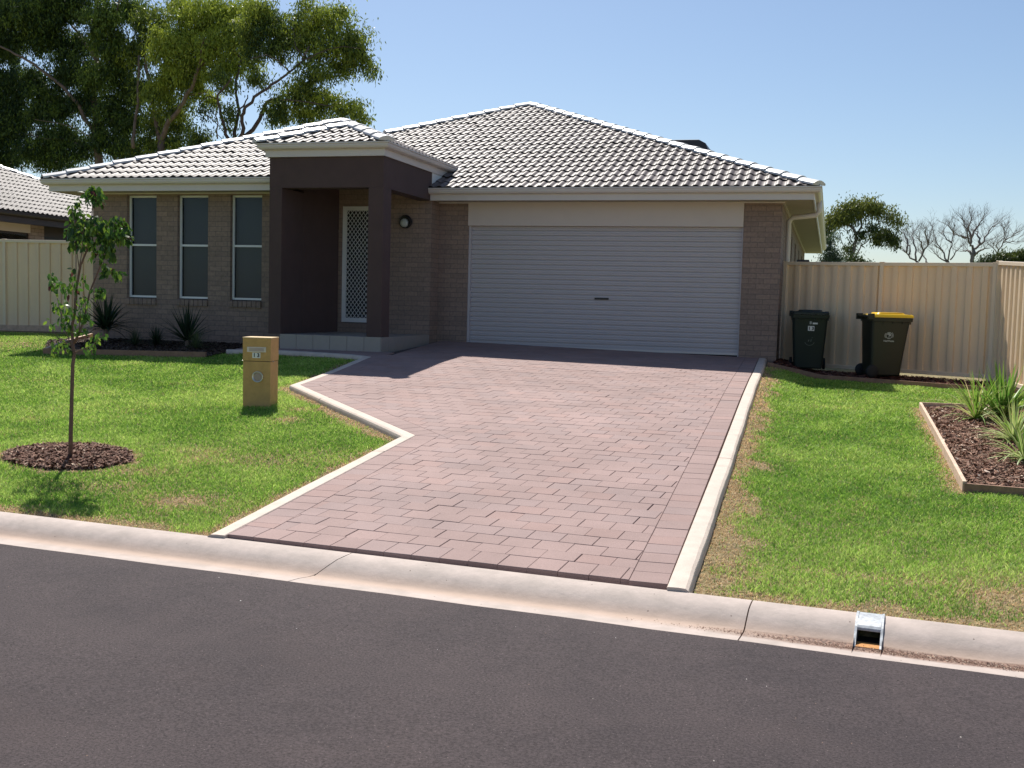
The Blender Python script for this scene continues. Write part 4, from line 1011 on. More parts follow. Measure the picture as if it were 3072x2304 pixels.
b = MB(); board(b, RB[0], RB[1], .045, .03); b.build('board', M['timber'], eb)
b = MB(); board(b, RB[1], RB[2], .03, .03); b.build('board', M['timber2'], eb)
b = MB(); board(b, RB[0], RB[4], .045, .03); b.build('board', M['timber'], eb)
eb = empty('timber_edging', (6.5, -1.6, -.2), 'low dark timber board in front of the two bins', 'garden edging')
E1 = [(5.34, -.95), (6.99, -1.52), (8.9, -2.25)]
b = MB(); board(b, E1[0], E1[1], .035, .03); b.build('board', M['timber2'], eb)
b = MB(); board(b, E1[1], E1[2], .035, .03); b.build('board', M['timber2'], eb)
eb = empty('timber_plinth', (-9, -.4, 0), 'orange timber plinth along the foot of the left fence', 'plinth')
b = MB(); board(b, (-14.5, -1.31), (-6.7, -.09), .05, .03, .02); b.build('board', M['timber'], eb)

def inpoly(x, y, poly):
    r_ = np.zeros(len(x), bool); n_ = len(poly); j = n_-1
    for i in range(n_):
        xi, yi = poly[i]; xj, yj = poly[j]
        c_ = ((yi > y) != (yj > y)) & (x < (xj-xi)*(y-yi)/(yj-yi+1e-12)+xi); r_ ^= c_; j = i
    return r_
def mulch(name, lab, poly, n, zoff=0., size=1., kind='stuff', dome=None, tones=None):
    P = np.array(poly); lo, hi = P.min(0), P.max(0); x = RNG.uniform(lo[0], hi[0], n*3); y = RNG.uniform(lo[1], hi[1], n*3)
    k_ = inpoly(x, y, poly); x, y = x[k_][:n], y[k_][:n]; n = len(x)
    z = zg(x, y)+zoff+RNG.uniform(-.006, .02, n)
    if dome: z = z+dome*np.clip(1-((x-P[:, 0].mean())/((hi[0]-lo[0])/2))**2-((y-P[:, 1].mean())/((hi[1]-lo[1])/2))**2, 0, 1)
    L = RNG.uniform(.012, .035, n)*size; W_ = L*RNG.uniform(.2, .5, n); a = RNG.uniform(0, 2*math.pi, n)
    t1, t2 = RNG.normal(0, .3, n), RNG.normal(0, .45, n)
    dx_, dy_ = np.cos(a), np.sin(a); U = np.stack([dx_, dy_, t1], 1)*L[:, None]; Wv = np.stack([-dy_, dx_, t2], 1)*W_[:, None]
    c = np.stack([x, y, z], 1); V = np.stack([c-U-Wv, c+U-Wv*.6, c+U*.9+Wv, c-U+Wv*.7], 1).reshape(-1, 3)
    tones = tones or [(.17, .085, .056), (.26, .14, .092), (.38, .23, .16), (.10, .05, .036), (.72, .56, .43)]
    pr = np.array([.33, .28, .17, .17, .05]); ci = RNG.choice(len(tones), n, p=pr); col = np.array(tones)[ci]*RNG.uniform(.8, 1.2, (n, 1))
    return tag(np_mesh(name, V, np.arange(4*n).reshape(-1, 4), M['chips'], col=np.repeat(col, 4, 0)), lab, 'mulch', kind=kind)
def bedbase(name, poly, zoff):
    bm = bmesh.new(); f = bm.faces.new([bm.verts.new((x, y, 0)) for x, y in poly]); bmesh.ops.triangulate(bm, faces=[f])
    for k_ in range(-26, 26):
        bmesh.ops.bisect_plane(bm, geom=bm.verts[:]+bm.edges[:]+bm.faces[:], plane_co=(k_*.5, 0, 0), plane_no=(1, 0, 0)); bmesh.ops.bisect_plane(bm, geom=bm.verts[:]+bm.edges[:]+bm.faces[:], plane_co=(0, k_*.5, 0), plane_no=(0, 1, 0))
    for v in bm.verts: v.co.z = float(zg(v.co.x, v.co.y))+zoff
    me = bpy.data.meshes.new(name); bm.to_mesh(me); bm.free(); me.materials.append(M['soil']); o = bpy.data.objects.new(name, me); COL.objects.link(o); tag(o, kind='structure')
bedbase('bed_soil', RB, -.02); bedbase('bed_soil', LBED, -.01)
FBED = [E1[0], E1[1], E1[2], (8.75, -.6), (7.0, .15), (5.44, .9)]
bedbase('bed_soil', FBED, -.035)
mulch('mulch', 'brown bark mulch filling the timber framed bed at the right', RB, 34000, -.010, .72)
mulch('mulch', 'dark bark mulch in the shaded bed under the windows', LBED, 9000, -.01, .9, tones=[(.05, .032, .026), (.07, .045, .035), (.10, .07, .055), (.035, .024, .02), (.15, .12, .10)])
mulch('mulch', 'reddish bark mulch along the foot of the fence behind the bins', FBED, 9000, -.028, .9, tones=[(.12, .045, .035), (.17, .07, .05), (.22, .10, .075), (.08, .03, .025), (.35, .22, .17)])
TC = gnd(148, 978); th_ = np.linspace(0, 2*math.pi, 28)[:-1]
TP = []
for t in th_:
    q_ = gnd(148+142*math.cos(t), 978+26*math.sin(t)+ (2 if math.sin(t) > 0 else 0)); TP.append((q_.x+random.uniform(-.02, .02), q_.y+random.uniform(-.02, .02)))
mulch('mulch', 'round patch of brown bark chips at the foot of the sapling', TP, 9000, -.03, .72, dome=.025, tones=[(.16, .08, .055), (.24, .13, .09), (.34, .21, .15), (.09, .045, .035), (.62, .48, .36)])
bedbase('bed_soil', TP, -.038)

# ================================================================= GRASS
def vnoise(x, y, sc, seed=0):
    g = np.random.default_rng(seed).random((64, 64)); u, v = x*sc, y*sc; i, j = np.floor(u).astype(int), np.floor(v).astype(int); fu, fv = u-i, v-j
    fu, fv = fu*fu*(3-2*fu), fv*fv*(3-2*fv); G_ = lambda a, b_: g[a % 64, b_ % 64]
    return (G_(i, j)*(1-fu)+G_(i+1, j)*fu)*(1-fv)+(G_(i, j+1)*(1-fu)+G_(i+1, j+1)*fu)*fv
def segdist(x, y, a, c):
    ax_, ay_ = a; bx_, by_ = c; dx_, dy_ = bx_-ax_, by_-ay_; t = np.clip(((x-ax_)*dx_+(y-ay_)*dy_)/(dx_*dx_+dy_*dy_), 0, 1)
    return np.hypot(x-ax_-t*dx_, y-ay_-t*dy_)
drive_poly = [P_RT, (5.463, -12.9), (2.597, -12.9), P_N, P_T, (-.288, -4.7), P_A, (-.86, -3.1), (-1.39, -2.99), (-2.1, -2.9), (-3.05, -3.08), (-3.05, -1.7), (5.14, -1)]
def lawn(name, lab, xr, yr, dens, poly):
    A = (xr[1]-xr[0])*(yr[1]-yr[0]); n = int(A*dens)
    x = RNG.uniform(*xr, n); y = RNG.uniform(*yr, n)
    k_ = inpoly(x, y, poly) & ~inpoly(x, y, drive_poly) & ~inpoly(x, y, LBED) & ~inpoly(x, y, RB) & ~inpoly(x, y, TP) & ~inpoly(x, y, FBED) & (y > kerb_y(x)+.06)
    x, y = x[k_], y[k_]
    dist = np.hypot(x-6.27, y+18.7); keep = RNG.random(len(x)) < np.clip((8.5/dist)**1.6, .22, 1); x, y, dist = x[keep], y[keep], dist[keep]
    # distance to edges
    de = np.full(len(x), 9.)
    for a, c in zip(path_in[:-1], path_in[1:]): de = np.minimum(de, segdist(x, y, a, c)-.14)
    dr = segdist(x, y, P_RB, P_RT)-.14; de = np.minimum(de, dr)
    keep = de > .005; x, y, dist, de, dr = x[keep], y[keep], dist[keep], de[keep], dr[keep]
    dk = y-kerb_y(x)-.06
    dt = np.full(len(x), 9.)
    for i in range(len(TP)): dt = np.minimum(dt, segdist(x, y, TP[i], TP[(i+1) % len(TP)]))
    db = np.minimum(segdist(x, y, RB[0], RB[1]), 9)
    n1, n2, n3 = vnoise(x, y, 1.1, 1), vnoise(x, y, 3.2, 2), vnoise(x, y, 9, 3)
    dry = np.zeros(len(x))
    wob = (n3-.5)*.16+(n2-.5)*.18
    dry = np.maximum(dry, 1-sm(.06, .26, de+wob*.9)); dry = np.maximum(dry, (1-sm(.08, .34, dr+wob*1.25))*.97); dry = np.maximum(dry, 1-sm(.09, .36, dk+wob*1.1))
    dry = np.maximum(dry, 1-sm(.0, .15, dt+wob*.4)); dry = np.maximum(dry, 1-sm(.0, .20, db+wob*.5))
    def patch(cx, cy, rx, ry, s_): return s_*np.exp(-(((x-cx)/rx)**2+((y-cy)/ry)**2)*(.7+n3))
    for (u, v, ru, rv, s_) in ((385, 1072, .42, .30, 1.), (300, 1010, .5, .22, .75), (470, 1085, .3, .2, .55), (560, 985, .7, .4, .6), (450, 960, .5, .3, .45), (250, 1040, .5, .25, .6), (700, 975, .45, .4, .45), (620, 900, .2, .25, .9),
                               (650, 880, .3, .2, .6), (1560, 1125, .2, .3, .8), (1570, 1210, .25, .25, .9), (1840, 1228, .7, .10, .5), (2190, 1285, .4, .5, .95), (1590, 1090, .2, .5, .6), (1950, 1240, .6, .12, .6), (1560, 1235, .4, .15, .7), (2080, 860, .6, .2, .6), (60, 740, 1.2, .8, .55), (80, 815, .6, .3, .3), (280, 880, .7, .5, .22)):
        q = gnd(u, v); dry = np.maximum(dry, patch(q.x, q.y, ru, rv, s_))
    n4 = vnoise(x+3, y*1.6, .8, 5); dry = np.clip(dry+np.clip(n2-.55, 0, 1)*.9*sm(.35, .7, n4)+np.clip(n3-.6, 0, 1)*.5*sm(.4, .8, n4), 0, 1)
    thin = RNG.random(len(x)) < 1-.25*sm(.75, 1, dry)
    x, y, dist, dry, n1, n2, n3 = [q[thin] for q in (x, y, dist, dry, n1, n2, n3)]
    n = len(x); isdry = RNG.random(n) < dry*.90+.06
    h = RNG.uniform(.016, .038, n)*(.8+.5*n2)*np.where(isdry, .65, 1)*np.clip(dist/11, .95, 1.15); w_ = RNG.uniform(.0016, .0030, n)*np.clip(dist/7.0, 1., 2.4)
    z = zg(x, y)-.047
    a = RNG.uniform(0, 2*math.pi, n); ln = np.where(isdry, RNG.uniform(.6, 1.6, n), RNG.uniform(.3, 1.35, n)); la = RNG.uniform(0, 2*math.pi, n)
    B = np.stack([x, y, z], 1); Wd = np.stack([np.cos(a), np.sin(a), np.zeros(n)], 1)*w_[:, None]
    Ld = np.stack([np.cos(la), np.sin(la), np.zeros(n)], 1)
    Mi = B+Ld*(h*ln*.32)[:, None]; Mi[:, 2] += h*.58; Ti = B+Ld*(h*ln)[:, None]; Ti[:, 2] += h*np.where(isdry, .75, 1.0)
    V = np.stack([B-Wd, B+Wd, Mi-Wd*.8, Mi+Wd*.8, Ti], 1).reshape(-1, 3); i0 = np.arange(n)*5
    fq = np.stack([i0, i0+1, i0+3, i0+2], 1); ft = np.stack([i0+2, i0+3, i0+4], 1)
    g1, g2, g3 = np.array([.12, .27, .035]), np.array([.32, .52, .075]), np.array([.55, .68, .19])
    t = np.clip(.62*n1+.5*n2-.12+RNG.normal(.04, .34, n), 0, 1)[:, None]
    c = np.where(t < .5, g1+(g2-g1)*t*2, g2+(g3-g2)*(t-.5)*2)
    s1, s2 = np.array([.76, .60, .36]), np.array([.52, .33, .17]); ts = RNG.random((n, 1)); c = np.where(isdry[:, None], s1*ts+s2*(1-ts), c)
    c = c*RNG.uniform(.7, 1.3, (n, 1)); col = np.repeat(c, 5, 0)
    return tag(np_mesh(name, V, [fq, ft], M['grass'], col=col), lab, 'grass', kind='stuff')
lawn('lawn', 'mown green lawn left of the driveway with straw coloured dry patches', (-13, 2.7), (-12.7, -.1), 11500,
     [(-13, -12), (2.7, -12.9), (2.7, -8), (.1, -3.0), (-3.0, -2.9), (-5, -1.0), (-13, -1.2), (-14, -8)])
lawn('lawn', 'bright green lawn between the driveway and the right hand garden bed', (5.2, 11), (-13.4, -.5), 11500,
     [(5.2, -13.4), (11, -13.4), (11, -9.7), (9.5, -7.6), (8.7, -.6), (5.2, -1)])

# ================================================================= PLANTS
def leafmesh(name, P, D, L, W_, col, mat, parent, bend=.25, Nrm=None, fold=False):
    """P base points, D directions, leaf = two quads+tips"""
    n = len(P); D = D/np.linalg.norm(D, axis=1, keepdims=True)
    r_ = RNG.normal(size=(n, 3)) if Nrm is None else Nrm; S_ = np.cross(D, r_); S_ /= np.linalg.norm(S_, axis=1, keepdims=True)+1e-9; Nn = np.cross(S_, D)
    L = L[:, None]; W_ = W_[:, None]
    a = P; m1 = P+D*L*.35+Nn*L*bend*.10; m2 = P+D*L*.7-Nn*L*bend*.05; t = P+D*L-Nn*L*bend*.4
    V = np.stack([a, m1-S_*W_*.5, m1+S_*W_*.5, m2-S_*W_*.36, m2+S_*W_*.36, t], 1).reshape(-1, 3); i0 = np.arange(n)*6
    f3 = np.concatenate([np.stack([i0, i0+2, i0+1], 1), np.stack([i0+3, i0+4, i0+5], 1)]); f4 = np.stack([i0+1, i0+2, i0+4, i0+3], 1)
    return np_mesh(name, V, [f3, f4], mat, parent, np.repeat(col, 6, 0))
def spiky(name, lab, base, n, L, w, cols, spread=(15, 80), droop=.5, trunk=0, group=None, cat='plant', upb=1.0, stripe=None, stiff=False):
    root = empty(name, base, lab, cat, group); b = MB(); c0 = Vector(base)+Vector((0, 0, trunk))
    V_, F_, C_ = [], [], []
    for i in range(n):
        az = i*2.39996+random.uniform(-.3, .3); tt = (i+.5)/n; el = R(spread[1]-(spread[1]-spread[0])*tt**upb+random.uniform(-7, 7)); l = L*random.uniform(.75, 1.1)
        base_z = trunk*random.uniform(.65, 1) if trunk else 0
        p = Vector((base[0], base[1], base[2]+base_z)); d = Vector((math.cos(az)*math.cos(el), math.sin(az)*math.cos(el), math.sin(el)))
        sd = Vector((-math.sin(az), math.cos(az), 0)); N = 6; c_ = random.choice(cols); kf = random.uniform(.8, 1.2); p = p+d*.01
        dr = droop*random.uniform(.5, 1.4)*(.4+tt)
        for k_ in range(N+1):
            t = k_/N; ww = w*(.75+.5*t if t < .35 else .925*(1-(t-.35)/.65)**.8)*.5+.0006
            up = sd.cross(d).normalized(); cc = c_
            V_ += [tuple(p-sd*ww+up*ww*.35), tuple(p), tuple(p+sd*ww+up*ww*.35)]
            e_ = stripe if stripe and random.random() < .8 else c_
            C_ += [tuple(q*kf for q in e_), tuple(q*kf for q in c_), tuple(q*kf for q in e_)]
            if k_ < N:
                b0 = len(V_)-3; F_ += [(b0, b0+1, b0+4, b0+3), (b0+1, b0+2, b0+5, b0+4)]
            p = p+d*(l/N); d = (d+Vector((0, 0, -dr*(.12+.25*t)))).normalized()
    off = 0
    fol = np_mesh('foliage', np.array(V_), np.array(F_), M['leaf'], root, np.array(C_))
    if trunk:
        b = MB(); b.tube([base, (base[0], base[1], base[2]+trunk)], [.035, .03], 8); b.build('stem', M['bark'], root)
    return root
DK = [(.020, .040, .022), (.028, .055, .028), (.035, .065, .030)]
def onz(u, v, Y, dz=0):
    q = at(u, v, Y); return (q.x, q.y, float(zg(q.x, q.y))+dz)
spiky('cordyline', 'dark upright cordyline at the house corner behind the sapling', onz(229, 730, -2.5), 90, .62, .045, DK, (5, 82), .7, .28)
spiky('cordyline', 'dark spiky cordyline under the window ledge, nearest the portico', onz(404, 735, -2.6), 60, .62, .036, DK, (20, 85), .25, .10)
GT = [(.06, .085, .045), (.08, .11, .05), (.045, .07, .04)]
gl_ = 'grass tufts in the shaded front bed'
spiky('grass_tuft', 'low grey green grass tuft in the shaded bed below the first window', onz(292, 745, -2.9), 120, .30, .008, GT, (25, 85), .9, group=gl_)
spiky('grass_tuft', 'dark rounded grass tuft midway along the shaded bed', onz(338, 742, -2.7), 140, .36, .010, DK, (20, 85), .9, group=gl_)
spiky('grass_tuft', 'pale grass tuft beside the portico side cordyline', onz(424, 748, -3.0), 120, .36, .008, [(.10, .14, .06), (.14, .17, .08)], (20, 85), .9, group=gl_)
YG = [(.15, .34, .04), (.22, .42, .05), (.10, .26, .03)]
def rb(u, v): q = gnd(u, v); return (q.x, q.y, q.z-.02)
spiky('yucca', 'tall green sword leaved plant rising highest in the right bed', rb(2166, 905), 60, .60, .066, YG, (18, 84), .18, .06, stripe=(.30, .36, .12))
spiky('strappy_plant', 'pale arching strap leaved plant nearest the fence corner post', rb(2108, 905), 70, .60, .020, [(.30, .42, .08), (.48, .50, .16), (.20, .36, .05), (.60, .52, .26)], (5, 80), 1.0, .02)
spiky('strappy_plant', 'bright variegated strap leaved plant in the middle of the right bed', rb(2190, 952), 80, .48, .026, [(.24, .42, .06), (.40, .50, .14), (.15, .32, .04)], (5, 80), .9, .02, stripe=(.58, .60, .28))
spiky('strappy_plant', 'low strap leaved plant at the picture edge, nearest the street', rb(2215, 995), 70, .42, .024, [(.22, .38, .05), (.38, .48, .14), (.14, .30, .04)], (5, 80), .9, .02, stripe=(.55, .58, .26))

# --- sapling
SY = -10.66
def sp(x, y, dy=0): return at(72+.2431*x, 388.8+.2431*y, SY+dy)
tb = gnd(152, 985)
T0 = empty('young_tree', (tb.x, tb.y, tb.z-.03), 'slender young tree with glossy drooping leaves in a round mulch patch', 'tree')
SY = tb.y
b = MB()
stem = [Vector((tb.x, tb.y, tb.z-.06)), at(153, 930, SY), at(155, 860, SY), sp(350, 1640), sp(362, 1560), sp(350, 1450), sp(343, 1300), sp(375, 1150), sp(385, 950), sp(420, 760), sp(478, 620), sp(505, 480), sp(520, 330), sp(528, 200), sp(530, 110)]
b.tube(stem, [.021, .018, .0165, .016, .0155, .014, .0125, .0115, .010, .009, .008, .0065, .005, .004, .0025], 10)
tw = [([sp(362, 1450), sp(420, 1330), sp(470, 1150, .05), sp(500, 1000, .1), sp(560, 850, .12), sp(605, 740, .12), sp(640, 600, .1), sp(700, 480, .1), sp(760, 400, .1)], .011),
      ([sp(385, 980), sp(395, 860), sp(415, 740, -.05), sp(430, 650, -.08), sp(440, 480, -.1), sp(470, 330, -.1)], .007),
      ([sp(376, 1100), sp(378, 900, .04), sp(380, 700, .06), sp(375, 560, .08), sp(360, 420, .08), sp(360, 280, .08)], .0055),
      ([sp(410, 800), sp(395, 700), sp(385, 600), sp(400, 470)], .005), ([sp(350, 1500), sp(290, 1350, .05), sp(235, 1150, .08), sp(205, 1010, .1), sp(180, 880, .1)], .006),
      ([sp(360, 1250), sp(365, 1050, -.06), sp(352, 920, -.08)], .0045), ([sp(470, 1150, .05), sp(450, 1000, .02), sp(440, 880, 0)], .004), ([sp(500, 1000, .1), sp(560, 985, .15), sp(620, 990, .2)], .004),
      ([sp(345, 1480), sp(270, 1440, -.08), sp(220, 1400, -.1), sp(150, 1300, -.12)], .005), ([sp(375, 1530), sp(440, 1500, -.1), sp(520, 1480, -.14), sp(590, 1400, -.16), sp(640, 1370, -.18)], .005),
      ([sp(405, 1330), sp(420, 1180, -.1), sp(410, 1100, -.12)], .004), ([sp(605, 740, .12), sp(680, 800, .15), sp(760, 840, .2)], .004), ([sp(640, 600, .1), sp(720, 540, 0), sp(820, 480, -.05)], .005), ([sp(505, 480), sp(560, 360, .1), sp(690, 240, .15)], .004),
      ([sp(440, 480, -.1), sp(370, 400, -.12), sp(340, 260, -.15)], .004)]
for pts, r0 in tw: b.tube(pts, [r0*(1-.75*i/(len(pts)-1)) for i in range(len(pts))], 6)
b.build('trunk', M['sapling'], T0, smooth=True)
cl_ = [(530, 150, 85, 70, 34), (540, 90, 60, 40, 14), (600, 180, 45, 60, 12), (375, 240, 50, 70, 14), (420, 330, 70, 60, 16), (460, 420, 150, 80, 55), (330, 450, 55, 90, 24), (350, 560, 50, 60, 14), (450, 560, 110, 60, 34), (560, 380, 90, 60, 28), (650, 440, 90, 80, 30),
       (760, 370, 80, 50, 26), (820, 480, 60, 100, 34), (720, 500, 90, 80, 34), (610, 560, 100, 80, 34), (690, 640, 60, 70, 20), (560, 680, 60, 50, 12), (680, 820, 70, 40, 20), (760, 850, 40, 40, 10), (650, 760, 40, 40, 8), (165, 860, 40, 60, 10), (200, 950, 70, 60, 16), (250, 930, 30, 50, 6),
       (320, 970, 40, 60, 10), (355, 850, 30, 60, 8), (580, 1000, 70, 50, 26), (450, 880, 30, 50, 6), (235, 1120, 70, 50, 18), (190, 1150, 30, 40, 5), (450, 1090, 80, 50, 18), (420, 1180, 90, 60, 24), (300, 1180, 70, 70, 26), (270, 1270, 70, 60, 26), (350, 1330, 70, 50, 16), (440, 1240, 60, 50, 14),
       (490, 1260, 30, 40, 4), (150, 1290, 40, 40, 8), (220, 1470, 60, 60, 18), (190, 1530, 50, 30, 8), (300, 1500, 60, 50, 12), (500, 1490, 60, 50, 18), (600, 1390, 50, 30, 10), (540, 1430, 40, 40, 8), (440, 1350, 50, 30, 8), (400, 960, 30, 60, 6)]
P, D, Ls, Ws, Cs, Nr = [], [], [], [], [], []
sx = (at(172, 700, SY)-at(171, 700, SY)).length*.2431
for cx, cy, rx, ry, n in cl_:
    for _ in range(int(n*(1.7 if cy < 750 else 1.35))):
        a = random.uniform(0, 2*math.pi); r_ = math.sqrt(random.random()); p = sp(cx+rx*r_*math.cos(a)*.95, cy+ry*r_*math.sin(a)-12, random.uniform(-1, 1)*max(rx, 40)*sx*1.0)
        P.append(p); D.append((random.gauss(0, .55), random.gauss(0, .45), -.9+random.gauss(0, .45))); lf = random.uniform(.042, .078)*(.8 if cy > 1000 else 1); Ls.append(lf); Ws.append(lf*random.uniform(.42, .58))
        t = random.random(); lo = cy > 850; c_ = (.035, .085, .015) if t < .35 else ((.065, .14, .022) if t < .75 else (.15, .24, .03))
        if lo: c_ = tuple(q*1.35 for q in c_)
        if random.random() < .025 and cy < 1100: c_ = (.11, .035, .03)
        Cs.append(c_); Nr.append((random.gauss(0, .6), random.gauss(0, .8)-.5, random.gauss(.4, .5)))
M['sapleaf'] = vcol('sapling_leaf', .42, .42, .35)
leafmesh('crown', np.array(P), np.array(D), np.array(Ls), np.array(Ws), np.array(Cs), M['sapleaf'], T0, .35, np.array(Nr))

# ================================================================= BIG TREES
def limbs(parent, Y, paths, mat, seed=0, base_z=-.2, twigs=True, name='trunk'):
    """paths: list of (pixel polyline, radius start, radius end, depth offset start, end)"""
    b = MB(); rnd = random.Random(seed)
    for pts, r0, r1, d0_, d1_ in paths:
        W_ = []; n_ = len(pts)
        for i, (u, v) in enumerate(pts): W_.append(at(u, v, Y+d0_+(d1_-d0_)*i/(n_-1)))
        Q = []
        for i in range(n_-1):
            for k_ in range(3):
                t = k_/3; q = W_[i].lerp(W_[i+1], t); j = (W_[i+1]-W_[i]).length*.035; Q.append(q+Vector((rnd.gauss(0, j), rnd.gauss(0, j), 0)) if (i or k_) else q)
        Q.append(W_[-1]); m_ = len(Q); kr = .52 if Y < 30 else .45; b.tube(Q, [kr*(r0+(r1-r0)*(i/(m_-1))**.8) for i in range(m_)], 7)
    return b.build(name, mat, parent, smooth=True)
def crown(parent, Y, blobs, dens, leaf, cols, mat, thick=1., seed=0, clump=.42, droop=1.):
    dens = dens*({19.: 3.9, 21.: 4.6, 22.: 7.5}.get(Y, 2.6))
    """blobs: (u, v, ru, rv, depth_off, tone) in picture units"""
    rg = np.random.default_rng(seed); PP, DD, LL, WW, CC = [], [], [], [], []
    for (u, v, ru, rv, do, tone) in blobs:
        c = np.array(at(u, v, Y+do)); e = np.array(at(u+ru, v, Y+do))-c; rx = np.linalg.norm(e); rz_ = np.linalg.norm(np.array(at(u, v+rv, Y+do))-c); ry = (rx+rz_)/2*thick
        nc = max(3, int(dens*ru*rv/400))
        q = rg.normal(size=(nc, 3)); q /= np.linalg.norm(q, axis=1, keepdims=True); q *= (rg.random((nc, 1))**.45); C_ = c+q*np.array([rx, ry, rz_])
        for cc, qq in zip(C_, q):
            m_ = int(rg.uniform(70, 130)); s_ = clump*rg.uniform(.45, 1.35); o_ = rg.normal(size=(m_, 3))*np.array([s_*.55, s_*.55, s_*.5]); PP.append(cc+o_)
            d = rg.normal(size=(m_, 3))*.55; d[:, 2] -= droop; DD.append(d); LL.append(rg.uniform(.6, 1.25, m_)*leaf); WW.append(rg.uniform(.2, .32, m_)*leaf)
            tn = tone+rg.normal(0, .26)+.15*qq[2]; tcl = np.clip(tn+rg.normal(0, .18, (m_, 1)), 0, 1); cA, cB = np.array(cols[0]), np.array(cols[1]); CC.append(cA+(cB-cA)*tcl)  # clump tone varies and lightens upward: sunlit parts painted into leaf colour
    PP, DD, LL, WW, CC = map(np.concatenate, (PP, DD, LL, WW, CC))
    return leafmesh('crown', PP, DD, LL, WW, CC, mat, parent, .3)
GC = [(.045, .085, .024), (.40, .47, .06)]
def tree(name, lab, Y, basepx, paths, blobs, dens, leaf, cols, bark, **kw):
    q = at(basepx[0], basepx[1], Y); rt = empty(name, (q.x, Y, 0), lab, 'tree', kw.pop('group', None))
    ps = list(paths); 
    b0 = ps[0]
    limbs(rt, Y, ps, bark, seed=hash(lab) % 100 if False else len(lab))
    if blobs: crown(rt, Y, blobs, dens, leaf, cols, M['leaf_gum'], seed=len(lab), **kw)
    return rt
# right gum tree of the group, airy with dark bare limbs
GG = 'tall gum trees behind the house'
tree('gum_tree', 'airy gum tree with dark forked limbs, rightmost of the tall gums', 19., (505, 640),
     [([(505, 660), (505, 480), (505, 310)], .34, .22, 0, 0),
      ([(500, 320), (488, 290), (480, 258), (471, 223), (470, 205), (485, 188), (500, 170)], .15, .05, 0, -1), ([(471, 215), (452, 208), (430, 222)], .05, .02, 0, -1),
      ([(505, 320), (506, 285), (515, 240), (512, 215), (509, 180), (513, 160), (520, 130)], .16, .06, 0, 1), ([(512, 240), (530, 225), (535, 205)], .07, .04, 0, 0),
      ([(508, 320), (522, 290), (523, 250), (530, 232), (566, 199), (600, 175), (625, 156), (655, 130), (668, 100)], .17, .05, 0, -1), ([(625, 156), (600, 130), (575, 118), (540, 128)], .05, .02, -1, -2),
      ([(512, 320), (545, 280), (566, 245), (576, 220), (600, 212), (640, 200), (672, 176), (720, 165), (760, 160)], .18, .05, 0, 1), ([(576, 222), (620, 215), (660, 220), (720, 230)], .08, .03, 0, -1), ([(655, 130), (700, 110), (740, 100), (780, 105)], .05, .02, -1, -1),
      ([(655, 130), (640, 90), (630, 50)], .05, .02, -1, 0), ([(482, 284), (462, 262), (445, 248), (430, 232), (420, 230)], .035, .012, 0, -1), ([(480, 300), (465, 285), (452, 292), (440, 303)], .03, .01, 0, -1), ([(520, 130), (500, 100), (480, 80)], .06, .03, 1, 1)],
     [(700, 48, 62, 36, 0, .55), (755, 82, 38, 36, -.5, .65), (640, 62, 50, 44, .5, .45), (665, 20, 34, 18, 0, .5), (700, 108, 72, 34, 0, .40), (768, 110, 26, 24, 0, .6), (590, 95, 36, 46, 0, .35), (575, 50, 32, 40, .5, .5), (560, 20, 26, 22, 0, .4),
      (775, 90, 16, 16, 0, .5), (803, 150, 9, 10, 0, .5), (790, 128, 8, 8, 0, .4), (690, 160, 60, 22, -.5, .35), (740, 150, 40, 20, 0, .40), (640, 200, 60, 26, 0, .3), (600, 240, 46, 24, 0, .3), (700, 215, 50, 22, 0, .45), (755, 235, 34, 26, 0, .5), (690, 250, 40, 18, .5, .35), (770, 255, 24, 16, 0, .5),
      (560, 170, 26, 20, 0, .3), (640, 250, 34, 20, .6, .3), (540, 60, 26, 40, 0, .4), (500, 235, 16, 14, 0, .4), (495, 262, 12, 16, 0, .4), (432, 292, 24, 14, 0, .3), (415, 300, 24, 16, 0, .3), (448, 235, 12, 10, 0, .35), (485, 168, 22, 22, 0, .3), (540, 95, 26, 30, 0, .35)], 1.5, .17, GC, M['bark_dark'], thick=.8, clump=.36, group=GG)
tree('gum_tree', 'yellow green gum tree with a leaning reddish limb in the middle of the group', 21., (345, 640),
     [([(330, 660), (335, 480), (350, 300)], .40, .30, 0, 0), ([(345, 310), (362, 272), (385, 240), (400, 212), (418, 180), (430, 150), (436, 118), (440, 80)], .22, .08, 0, -1.5), ([(430, 150), (455, 120), (480, 90)], .08, .04, -1, -1), ([(345, 300), (330, 220), (318, 150), (310, 90), (305, 20)], .2, .06, 0, 1),
      ([(318, 150), (290, 110), (270, 60)], .08, .04, 1, 1), ([(288, 320), (290, 270), (296, 220), (302, 175), (300, 120)], .14, .07, -.5, 0), ([(410, 205), (440, 200), (465, 180)], .05, .02, -.5, -1), ([(470, 300), (468, 250), (466, 200)], .06, .04, .5, .5)],
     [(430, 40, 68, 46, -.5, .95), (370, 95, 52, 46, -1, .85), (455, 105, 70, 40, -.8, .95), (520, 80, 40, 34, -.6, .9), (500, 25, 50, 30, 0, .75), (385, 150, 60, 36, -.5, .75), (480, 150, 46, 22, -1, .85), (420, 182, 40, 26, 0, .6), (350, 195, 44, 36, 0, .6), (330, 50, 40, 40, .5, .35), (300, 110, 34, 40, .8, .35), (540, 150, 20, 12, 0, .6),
      (375, 235, 34, 28, 0, .45), (345, 270, 34, 30, .5, .35), (300, 190, 30, 36, .8, .3), (395, 275, 24, 24, .5, .35), (320, 315, 40, 24, .5, .3), (440, 215, 26, 14, 0, .55), (365, 305, 30, 18, .3, .4), (555, 35, 24, 30, 0, .8), (520, 130, 20, 16, 0, .8), (395, 15, 40, 20, 0, .7)], 1.9, .17, GC, M['bark'], thick=.8, clump=.38, group=GG)
